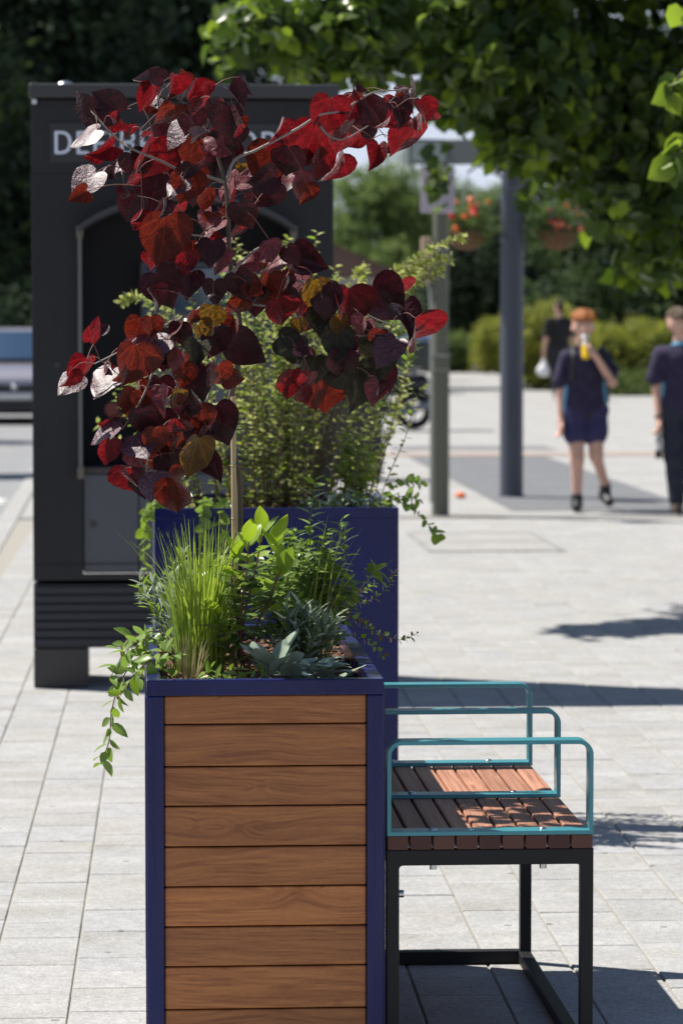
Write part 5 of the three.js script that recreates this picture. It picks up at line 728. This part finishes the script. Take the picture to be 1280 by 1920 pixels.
function hairParts(c, s, turn, long = 0) { const R = (x, y, z) => [c[0] + (x * Math.cos(turn) + z * Math.sin(turn)) * s, c[1] + y * s, c[2] + (-x * Math.sin(turn) + z * Math.cos(turn)) * s]; const out = [cap(R(0, 0.26, -0.1), R(0, 0.26, 0.04), 0.33 * s, 0.3 * s), cap(R(0, 0.0, -0.22), R(0, 0.2, -0.2), 0.24 * s, 0.28 * s)]; for (let k = 0; k < 9; k++) { const x = -0.28 + 0.07 * k; out.push(cap(R(x, 0.36 + 0.05 * Math.cos(x * 5), 0.02), R(x + 0.03, 0.27 + 0.02 * (k % 3), 0.29 - Math.abs(x) * 0.4), 0.1 * s, 0.06 * s)); } return out; }
function lacedShoe(o, ankle, toe, m, heel = 0.03) { const a = V(...ankle), t = V(...toe), b = a.clone().add(V(0, -0.06, 0)); const back = b.clone().addScaledVector(t.clone().sub(a).setY(0).normalize(), -heel); mesh('shoe', sdfGeo([cap(a.toArray(), b.toArray(), 0.045, 0.042), cap(back.toArray(), t.toArray(), 0.043, 0.036)], 0.02, 0.009), m, o); }
const navyCloth = std([0.026, 0.02, 0.055], 0.9), skyBlue = std([0.14, 0.42, 0.66], 0.85), shoeBlack = std([0.012, 0.012, 0.014], 0.5), trouser = std([0.022, 0.026, 0.045], 0.9);
{ // boy drinking: weight on one leg, the other trailing
  const o = thing('person', 'ginger-haired boy in navy shirt and shorts drinking from a yellow bottle', 'person', [3.44, 0, -25.1]);
  const hc = [-0.02, 1.405, 0.04], hs = 0.235, sk = [...headParts(hc, hs, -0.1), cap([-0.02, 1.3, 0.02], [-0.005, 1.2, 0], 0.05, 0.056),
    cap([-0.11, 1.16, 0], [0.11, 1.16, 0], 0.045, 0.045), cap([0, 1.1, 0], [0, 0.85, 0.01], 0.105, 0.1, 0.75), cap([-0.06, 0.76, 0], [0.06, 0.76, 0], 0.09, 0.09),
    cap([-0.145, 1.155, 0], [-0.185, 0.9, 0.0], 0.04, 0.034), cap([-0.185, 0.9, 0], [-0.19, 0.69, 0.06], 0.035, 0.023), // hanging arm
    cap([0.145, 1.155, 0], [0.2, 0.985, 0.07], 0.04, 0.036), cap([0.2, 0.985, 0.07], [0.055, 1.19, 0.19], 0.036, 0.024), // raised arm
    cap([-0.075, 0.75, 0], [-0.065, 0.4, 0.06], 0.078, 0.054), cap([-0.065, 0.4, 0.06], [-0.06, 0.1, 0.03], 0.052, 0.034), cap([0.075, 0.75, 0], [0.085, 0.42, 0.05], 0.078, 0.054), cap([0.085, 0.42, 0.05], [0.18, 0.19, -0.12], 0.046, 0.032)];
  sk.push(...hand([-0.19, 0.69, 0.06], [0, -1, 0.15], [0.2, 0, 1], 0.7), ...hand([0.055, 1.19, 0.19], [-0.6, 0.35, 0.3], [0, 1, 0.1], 1.3));
  const b = mesh('body', sdfGeo(sk, 0.018, 0.0095), skin, o); faceBits(o, hc, hs, -0.1, false);
  mesh('hair', sdfGeo(hairParts(hc, hs, -0.1), 0.025, 0.008, 0.008, 3.1), std([0.36, 0.125, 0.03], 0.75), o);
  const sh = mesh('shirt', sdfGeo([cap([-0.115, 1.17, 0], [0.115, 1.17, 0], 0.062, 0.062), cap([0, 1.1, 0], [0, 0.8, 0.0], 0.14, 0.15, 0.78), cap([-0.06, 0.78, 0], [0.06, 0.78, 0], 0.115, 0.115, 0.9), cap([-0.145, 1.165, 0], [-0.19, 0.99, 0.0], 0.056, 0.062), cap([0.145, 1.165, 0], [0.195, 1.06, 0.05], 0.056, 0.062)], 0.03, 0.012, 0.0045), navyCloth, o);
  for (const s of [-1, 1]) mesh('side_panel', sdfGeo([cap([s * 0.14, 1.0, 0.02], [s * 0.155, 0.77, 0.03], 0.014, s < 0 ? 0.036 : 0.02)], 0.01, 0.01), skyBlue, sh);
  mesh('collar', new THREE.TorusGeometry(0.062, 0.014, 8, 20).rotateX(1.3).translate(-0.01, 1.245, 0.0), navyCloth, sh);
  mesh('shorts', sdfGeo([cap([-0.06, 0.77, 0], [0.06, 0.77, 0], 0.12, 0.12, 0.9), cap([-0.08, 0.74, 0], [-0.075, 0.59, 0.03], 0.1, 0.095), cap([0.08, 0.74, 0], [0.08, 0.59, 0.02], 0.1, 0.095)], 0.02, 0.011, 0.0045), std([0.035, 0.032, 0.105], 0.9), o);
  for (const [a, t] of [[[-0.06, 0.105, 0.03], [-0.08, 0.038, 0.17]], [[0.18, 0.175, -0.125], [0.2, 0.065, -0.04]]]) { mesh('sock', sdfGeo([cap([a[0], a[1] + 0.02, a[2]], [a[0], a[1] - 0.03, a[2]], 0.04, 0.042)], 0.01, 0.009), shoeBlack, o); lacedShoe(o, a, t, shoeBlack); }
  const bp = thing('backpack', 'black backpack on the ginger-haired boy', 'backpack', [3.46, 0.8, -25.33]); mesh('pack', box(-0.15, 0.2, 0.0, 0.42, -0.11, 0.09, 0.05), shoeBlack, bp);
  for (const s of [-1, 1]) mesh('strap', tube([[s * 0.11, 0.4, 0.08], [s * 0.115, 0.455, 0.2], [s * 0.12, 0.38, 0.33], [s * 0.135, 0.2, 0.34]], 0.014, 7), shoeBlack, bp);
  const bo = thing('juice_bottle', 'clear bottle of yellow juice raised to the boy\'s mouth', 'bottle', [3.415, 1.175, -24.86]); bo.rotation.x = -0.5;
  mesh('juice', new THREE.CylinderGeometry(0.028, 0.028, 0.1, 16).translate(0, 0.05, 0), std([0.75, 0.5, 0.01], 0.3), bo); mesh('bottle_neck', new THREE.CylinderGeometry(0.012, 0.028, 0.06, 16).translate(0, 0.131, 0), phys([0.9, 0.9, 0.85], { roughness: 0.1, transmission: 0.6, thickness: 0 }), bo); mesh('bottle_cap', new THREE.CylinderGeometry(0.02, 0.02, 0.03, 14).translate(0, 0.177, 0), std([0.85, 0.85, 0.85], 0.3), bo);
}
{ // second boy at the picture edge
  const o = thing('person', 'brown-haired boy in navy polo shirt and dark trousers at the picture edge', 'person', [4.13, 0, -24.75]), hc = [-0.03, 1.42, 0.03], hs = 0.235, tn = 0.45;
  const sk = [...headParts(hc, hs, tn), cap([-0.02, 1.32, 0.01], [0, 1.22, 0], 0.052, 0.058), cap([-0.15, 1.19, 0], [0.15, 1.19, 0], 0.06, 0.06), cap([0, 1.14, 0], [0, 0.85, 0], 0.12, 0.105, 0.75), cap([-0.06, 0.8, 0], [0.06, 0.8, 0], 0.09, 0.09), cap([-0.165, 1.19, 0], [-0.19, 0.94, -0.01], 0.046, 0.034), cap([-0.19, 0.94, -0.01], [-0.185, 0.71, 0.06], 0.035, 0.023), cap([0.165, 1.19, 0], [0.2, 0.93, -0.02], 0.046, 0.034), cap([0.2, 0.93, -0.02], [0.19, 0.71, 0.07], 0.035, 0.023), cap([-0.07, 0.8, 0], [-0.06, 0.4, 0.04], 0.07, 0.05), cap([0.07, 0.8, 0], [0.075, 0.4, 0.03], 0.07, 0.05), ...hand([-0.185, 0.71, 0.06], [0, -1, 0.1], [0.2, 0, 1], 1.1), ...hand([0.19, 0.71, 0.07], [0, -1, 0.1], [-0.2, 0, 1], 0.7)];
  mesh('body', sdfGeo(sk, 0.018, 0.0095), skin, o); faceBits(o, hc, hs, tn); mesh('hair', sdfGeo(hairParts(hc, hs, tn), 0.025, 0.008, 0.005, 3.1), std([0.13, 0.09, 0.06], 0.8), o);
  const sh = mesh('shirt', sdfGeo([cap([-0.14, 1.195, 0], [0.14, 1.195, 0], 0.072, 0.072), cap([0, 1.14, 0], [0, 0.84, 0], 0.155, 0.15, 0.78), cap([-0.06, 0.81, 0], [0.06, 0.81, 0], 0.11, 0.11, 0.9), cap([-0.165, 1.19, 0], [-0.205, 1.03, 0], 0.066, 0.066), cap([0.165, 1.19, 0], [0.205, 1.03, 0], 0.066, 0.066)], 0.03, 0.012, 0.0045), navyCloth, o);
  mesh('collar', new THREE.TorusGeometry(0.066, 0.016, 8, 20).rotateX(1.3).translate(-0.01, 1.265, 0), skyBlue, sh);
  for (const s of [-1, 1]) mesh('side_panel', sdfGeo([cap([s * 0.14, 1.0, 0.02], [s * 0.145, 0.81, 0.02], 0.016, 0.022)], 0.01, 0.01), skyBlue, sh);
  mesh('crest', new THREE.CylinderGeometry(0.027, 0.027, 0.004, 16).rotateX(1.57).translate(0.075, 1.12, 0.128), std([0.55, 0.55, 0.58], 0.7), sh);
  mesh('trousers', sdfGeo([cap([-0.06, 0.8, 0], [0.06, 0.8, 0], 0.115, 0.115, 0.9), cap([-0.08, 0.77, 0], [-0.065, 0.42, 0.05], 0.095, 0.075), cap([-0.065, 0.42, 0.05], [-0.045, 0.11, 0.05], 0.075, 0.062), cap([0.08, 0.77, 0], [0.09, 0.42, 0.03], 0.095, 0.075), cap([0.09, 0.42, 0.03], [0.11, 0.14, -0.1], 0.075, 0.062)], 0.02, 0.011, 0.0045), trouser, o);
  const brown = std([0.10, 0.075, 0.055], 0.7); lacedShoe(o, [-0.045, 0.1, 0.05], [-0.05, 0.038, 0.2], brown); lacedShoe(o, [0.11, 0.12, -0.1], [0.13, 0.04, 0.03], brown);
  mesh('watch', new THREE.TorusGeometry(0.026, 0.008, 8, 20).rotateX(1.4).translate(-0.186, 0.735, 0.055), shoeBlack, o);
  const bo = thing('drink_bottle', 'dark cola bottle with pale label hanging from the boy\'s hand', 'bottle', [3.945, 0.42, -24.68]);
  mesh('bottle_base', new THREE.CylinderGeometry(0.027, 0.026, 0.06, 16).translate(0, 0.03, 0), std([0.02, 0.012, 0.01], 0.2), bo); mesh('label_wrap', new THREE.CylinderGeometry(0.0275, 0.0275, 0.055, 16).translate(0, 0.0885, 0), std([0.6, 0.6, 0.6], 0.5), bo); mesh('bottle_shoulder', new THREE.CylinderGeometry(0.012, 0.027, 0.08, 16).translate(0, 0.157, 0), phys([0.5, 0.5, 0.5], { roughness: 0.1, transmission: 0.5, thickness: 0 }), bo); mesh('bottle_cap', new THREE.CylinderGeometry(0.015, 0.015, 0.02, 12).translate(0, 0.208, 0), shoeBlack, bo);
}
{ // man walking away down the path
  const o = thing('person', 'man in black t-shirt and dark jeans walking away by the hedge', 'person', [7.42, 0, -57.5], Math.PI + 0.15), hc = [0, 1.6, 0], hs = 0.24, blk = std([0.012, 0.012, 0.013], 0.9);
  mesh('body', sdfGeo([...headParts(hc, hs, 0.3), cap([0, 1.5, -0.01], [0, 1.4, 0], 0.056, 0.06), cap([-0.17, 1.37, 0], [0.17, 1.37, 0], 0.06, 0.06), cap([0, 1.3, 0], [0, 0.95, 0], 0.13, 0.11, 0.75), cap([-0.2, 1.37, 0], [-0.24, 1.08, -0.02], 0.05, 0.038), cap([-0.24, 1.08, -0.02], [-0.23, 0.84, 0.07], 0.038, 0.026), cap([0.2, 1.37, 0], [0.24, 1.08, 0], 0.05, 0.038), cap([0.24, 1.08, 0], [0.25, 0.83, 0.06], 0.038, 0.026), ...hand([0.25, 0.83, 0.06], [0, -1, 0.1], [-0.2, 0, 1], 0.9), ...hand([-0.23, 0.84, 0.07], [0, -1, 0.1], [0.2, 0, 1], 0.8)], 0.02, 0.012), skin, o); faceBits(o, hc, hs, 0.3);
  mesh('hair', sdfGeo(hairParts(hc, hs, 0.3), 0.025, 0.013), std([0.03, 0.02, 0.015], 0.8), o);
  mesh('shirt', sdfGeo([cap([-0.16, 1.38, 0], [0.16, 1.38, 0], 0.075, 0.075), cap([0, 1.3, 0], [0, 0.98, 0], 0.165, 0.16, 0.78), cap([-0.19, 1.37, 0], [-0.235, 1.17, 0], 0.07, 0.068), cap([0.19, 1.37, 0], [0.235, 1.17, 0], 0.07, 0.068)], 0.03, 0.014, 0.0045), blk, o);
  mesh('trousers', sdfGeo([cap([-0.07, 0.93, 0], [0.07, 0.93, 0], 0.12, 0.12, 0.9), cap([-0.09, 0.9, 0], [-0.085, 0.48, 0.06], 0.1, 0.075), cap([-0.085, 0.48, 0.06], [-0.08, 0.1, 0.0], 0.07, 0.06), cap([0.09, 0.9, 0], [0.085, 0.48, 0.02], 0.1, 0.075), cap([0.085, 0.48, 0.02], [0.085, 0.13, -0.15], 0.07, 0.06)], 0.02, 0.014, 0.0045), std([0.018, 0.02, 0.028], 0.9), o);
  const w = std([0.6, 0.6, 0.62], 0.6); lacedShoe(o, [-0.08, 0.1, 0], [-0.08, 0.038, 0.15], w); lacedShoe(o, [0.085, 0.12, -0.15], [0.085, 0.04, -0.03], w);
  const bag = thing('carrier_bag', 'white carrier bag in the hand of the man in black', 'bag', [7.17, 0.42, -57.55]); mesh('bag_body', sdfGeo([cap([-0.03, 0.1, 0], [0.03, 0.1, 0], 0.1, 0.1), cap([0, 0.15, 0], [0, 0.3, 0], 0.08, 0.03)], 0.04, 0.015), std([0.72, 0.72, 0.74], 0.6), bag);
}
{ // delivery moped with rider, mostly behind the leaves
  const M = thing('delivery_moped', 'dark delivery moped with grey top box beside the sign post', 'moped', [3.0, 0, -43]), blk = std([0.015, 0.015, 0.018], 0.4), gr = std([0.2, 0.21, 0.23], 0.4);
  for (const x of [0.65, -0.62]) { const w = mesh('wheel', new THREE.TorusGeometry(0.2, 0.045, 10, 28).translate(x, 0.245, 0), blk, M); mesh('rim', new THREE.TorusGeometry(0.15, 0.018, 8, 26).translate(x, 0.245, 0), blk, w); mesh('hub', new THREE.CylinderGeometry(0.05, 0.05, 0.09, 14).rotateX(1.57).translate(x, 0.245, 0), gr, w); for (let k = 0; k < 3; k++) mesh('spoke', tube([[x, 0.245, 0], [x + 0.15 * Math.cos(k * 2.1 + 0.5), 0.245 + 0.15 * Math.sin(k * 2.1 + 0.5), 0]], 0.014, 6, 2), blk, w); }
  mesh('rear_mudguard', new THREE.TorusGeometry(0.27, 0.03, 6, 20, 1.9).rotateZ(0.5).translate(0.65, 0.245, 0), blk, M);
  mesh('tail_light', box(0.9, 0.94, 0.46, 0.52, -0.06, 0.06, 0.01), std([0.5, 0.06, 0.02], 0.3), M);
  mesh('body_shell', sdfGeo([cap([0.75, 0.62, 0], [0.2, 0.56, 0], 0.11, 0.15, 0.8), cap([0.2, 0.5, 0], [-0.3, 0.25, 0], 0.13, 0.09), cap([-0.3, 0.25, 0], [-0.5, 0.85, 0], 0.09, 0.09), cap([-0.45, 0.8, 0], [-0.6, 0.3, 0], 0.06, 0.05), cap([0.1, 0.3, 0], [0.6, 0.28, 0], 0.1, 0.06)], 0.06, 0.02), blk, M);
  mesh('seat', box(0.05, 0.7, 0.7, 0.79, -0.13, 0.13, 0.04), std([0.2, 0.22, 0.27], 0.5), M);
  mesh('handlebar', tube([[-0.45, 0.98, -0.33], [-0.5, 1.0, 0], [-0.45, 0.98, 0.33]], 0.018, 8), blk, M); mesh('exhaust', tube([[0.2, 0.2, 0.16], [0.5, 0.24, 0.17], [0.85, 0.34, 0.17]], [0.03, 0.05, 0.045], 12), gr, M); mesh('mirror', new THREE.SphereGeometry(0.06, 12, 8).scale(1.3, 0.8, 0.3).translate(-0.4, 1.16, 0.33), gr, M);
  const tb = thing('delivery_box', 'dark green delivery box with blue-grey lid on the moped rack', 'box', [3.66, 0.8, -43]); mesh('box_shell', box(-0.25, 0.3, 0, 0.34, -0.24, 0.24, 0.03), std([0.032, 0.042, 0.034], 0.5), tb); mesh('lid', box(-0.26, 0.31, 0.345, 0.45, -0.25, 0.25, 0.04), std([0.13, 0.19, 0.33], 0.4), tb); mesh('rack', tube([[-0.2, -0.015, 0.15], [0.0, -0.02, 0.15], [0.2, -0.015, 0.15]], 0.012, 6), blk, tb);
  const o = thing('person', 'rider in grey-blue jacket and helmet seated on the moped', 'person', [3.2, 0, -43]), hc = [-0.1, 1.47, 0];
  mesh('body', sdfGeo([...headParts(hc, 0.24, -1.57), cap([-0.08, 1.38, 0], [-0.05, 1.27, 0], 0.055, 0.06), cap([0, 1.2, 0], [0.05, 0.9, 0], 0.12, 0.13), cap([-0.05, 1.22, 0.18], [-0.25, 1.02, 0.25], 0.05, 0.038), cap([-0.25, 1.02, 0.25], [-0.5, 1.02, 0.3], 0.038, 0.026), cap([-0.05, 1.22, -0.18], [-0.25, 1.02, -0.25], 0.05, 0.038), cap([-0.25, 1.02, -0.25], [-0.5, 1.02, -0.3], 0.038, 0.026), ...hand([-0.5, 1.02, 0.3], [-1, 0, 0], [0, 0.1, -1], 1.2), ...hand([-0.5, 1.02, -0.3], [-1, 0, 0], [0, 0.1, 1], 1.2)], 0.02, 0.013), skin, o); faceBits(o, hc, 0.24, -1.57);
  mesh('jacket', sdfGeo([cap([-0.03, 1.22, -0.14], [-0.03, 1.22, 0.14], 0.09, 0.09), cap([0, 1.18, 0], [0.07, 0.86, 0], 0.17, 0.17), cap([-0.05, 1.22, 0.18], [-0.2, 1.06, 0.24], 0.075, 0.065), cap([-0.05, 1.22, -0.18], [-0.2, 1.06, -0.24], 0.075, 0.065)], 0.04, 0.016), std([0.13, 0.16, 0.24], 0.85), o);
  mesh('trousers', sdfGeo([cap([0.07, 0.86, -0.1], [0.07, 0.86, 0.1], 0.12, 0.12), cap([0.05, 0.85, 0.12], [-0.35, 0.78, 0.18], 0.095, 0.075), cap([-0.35, 0.78, 0.18], [-0.3, 0.38, 0.18], 0.07, 0.055), cap([0.05, 0.85, -0.12], [-0.35, 0.78, -0.18], 0.095, 0.075), cap([-0.35, 0.78, -0.18], [-0.3, 0.38, -0.18], 0.07, 0.055)], 0.03, 0.016, 0.0045), trouser, o);
  for (const s of [-1, 1]) lacedShoe(o, [-0.3, 0.38, 0.18 * s], [-0.42, 0.315, 0.18 * s], shoeBlack);
  mesh('helmet', sdfGeo([cap([hc[0] + 0.03, 1.54, 0], [hc[0] - 0.02, 1.52, 0], 0.125, 0.12), cap([hc[0] + 0.05, 1.45, 0], [hc[0] + 0.04, 1.5, 0], 0.12, 0.12)], 0.03, 0.014), std([0.3, 0.31, 0.33], 0.3), o);
}
// ---------------------------------------------------------------- parked car facing us beyond the kiosk
{
  const o = thing('parked_car', 'silver-mauve hatchback facing us on the road behind the kiosk', 'car', [-1.62, 0, -45.6]); o.scale.setScalar(0.9); const paint = phys([0.34, 0.32, 0.36], { roughness: 0.3, metalness: 0.3, clearcoat: 1, clearcoatRoughness: 0.06 }), blk = std([0.012, 0.012, 0.014], 0.5), glass = phys([0.03, 0.06, 0.11], { roughness: 0.04, clearcoat: 1, clearcoatRoughness: 0.02 });
  // lofted shell: cross-sections from bumper to tail
  const secs = [[0.0, 0.62, 0.36, 0.66], [-0.08, 0.76, 0.24, 0.74], [-0.35, 0.84, 0.2, 0.84], [-1.0, 0.87, 0.2, 0.93], [-1.25, 0.875, 0.2, 0.96], [-3.2, 0.875, 0.2, 0.98], [-3.85, 0.82, 0.24, 0.95], [-4.05, 0.7, 0.35, 0.8]], n = 28, P = [], I = [];
  const ring = (w, y0, y1, z, pw = 4) => { for (let k = 0; k < n; k++) { const a = k / n * 6.2832, c = Math.cos(a), s = Math.sin(a), e = 2 / pw; P.push(Math.sign(c) * Math.pow(Math.abs(c), e) * w, (y0 + y1) / 2 + Math.sign(s) * Math.pow(Math.abs(s), e) * (y1 - y0) / 2, z); } };
  const loft = (ss, pw) => { P.length = 0; I.length = 0; ss.forEach(([z, w, a, b]) => ring(w, a, b, z, pw)); for (let i = 0; i < ss.length - 1; i++) for (let k = 0; k < n; k++) { const a = i * n + k, b = i * n + (k + 1) % n; I.push(a, a + n, b, b, a + n, b + n); } for (const [base, f] of [[0, 1], [(ss.length - 1) * n, 0]]) for (let k = 1; k < n - 1; k++) f ? I.push(base, base + k, base + k + 1) : I.push(base, base + k + 1, base + k); const g = new THREE.BufferGeometry(); g.setAttribute('position', new THREE.Float32BufferAttribute([...P], 3)); g.setIndex([...I]); g.computeVertexNormals(); return g; };
  mesh('body', loft(secs, 5), paint, o);
  mesh('cabin', loft([[-1.0, 0.72, 0.8, 0.95], [-1.75, 0.64, 0.8, 1.42], [-2.2, 0.62, 0.8, 1.47], [-3.2, 0.6, 0.8, 1.44], [-3.9, 0.6, 0.8, 0.98]], 6), paint, o);
  mesh('windscreen', (() => { const g = new THREE.BufferGeometry(); const q = [[-0.66, 0.975, -1.06], [0.66, 0.975, -1.06], [0.56, 1.40, -1.69], [-0.56, 1.40, -1.69]]; const v = []; for (let i = 0; i <= 8; i++) for (let j = 0; j <= 1; j++) { const a = q[j ? 3 : 0], b = q[j ? 2 : 1], t = i / 8; v.push(a[0] + (b[0] - a[0]) * t, a[1] + 0.012, a[2] + 0.02 + 0.12 * (1 - Math.pow(2 * t - 1, 2))); } const ix = []; for (let i = 0; i < 8; i++) ix.push(i * 2, i * 2 + 2, i * 2 + 1, i * 2 + 1, i * 2 + 2, i * 2 + 3); g.setAttribute('position', new THREE.Float32BufferAttribute(v, 3)); g.setIndex(ix); g.computeVertexNormals(); return g; })(), glass, o);
  mesh('grille', box(-0.42, 0.42, 0.5, 0.6, -0.02, 0.035, 0.02), blk, o); const em = mesh('emblem', new THREE.SphereGeometry(0.05, 14, 10).scale(1, 0.9, 0.4).translate(0, 0.56, 0.04), steel, o);
  mesh('bumper', box(-0.74, 0.74, 0.37, 0.5, -0.16, 0.045, 0.05), paint, o); mesh('lower_intake', box(-0.76, 0.76, 0.17, 0.36, -0.3, 0.03, 0.04), blk, o);
  const np = mesh('number_plate', box(-0.26, 0.26, 0.38, 0.47, 0.047, 0.058, 0.004), std([0.6, 0.6, 0.6], 0.4), o);
  for (const s of [-1, 1]) {
    const h = mesh('headlight', box(s * 0.5 - 0.14, s * 0.5 + 0.14, 0.56, 0.68, -0.2, 0.012, 0.04).rotateZ(s * 0.12), phys([0.6, 0.62, 0.65], { roughness: 0.08, clearcoat: 1 }), o);
    mesh('wing_mirror', box(s * 0.95 - 0.1, s * 0.95 + 0.1, 0.98, 1.1, -1.35, -1.25, 0.03), paint, o);
    for (const z of [-0.8, -3.3]) { const w = mesh('wheel', new THREE.CylinderGeometry(0.3, 0.3, 0.2, 24).rotateZ(1.57).translate(s * 0.77, 0.3, z), blk, o); mesh('rim', new THREE.CylinderGeometry(0.19, 0.19, 0.01, 18).rotateZ(1.57).translate(s * 0.878, 0.3, z), steel, w); }
  }
  mesh('underbody', box(-0.7, 0.7, 0.14, 0.25, -3.9, -0.35), blk, o);
}
{ // one orange petal fallen on the pavement
  const m = mesh('fallen_flower', new THREE.SphereGeometry(0.045, 10, 6).scale(1, 0.6, 1).translate(2.68, 0.02, -27.0), petalM[0], scene, true); m.userData = { label: 'orange flower head fallen on the pavement by the lamp column', category: 'flower' };
}
scene.traverse((o) => { if (o.isMesh) { o.castShadow = true; o.receiveShadow = true; } });
renderer.render(scene, camera);
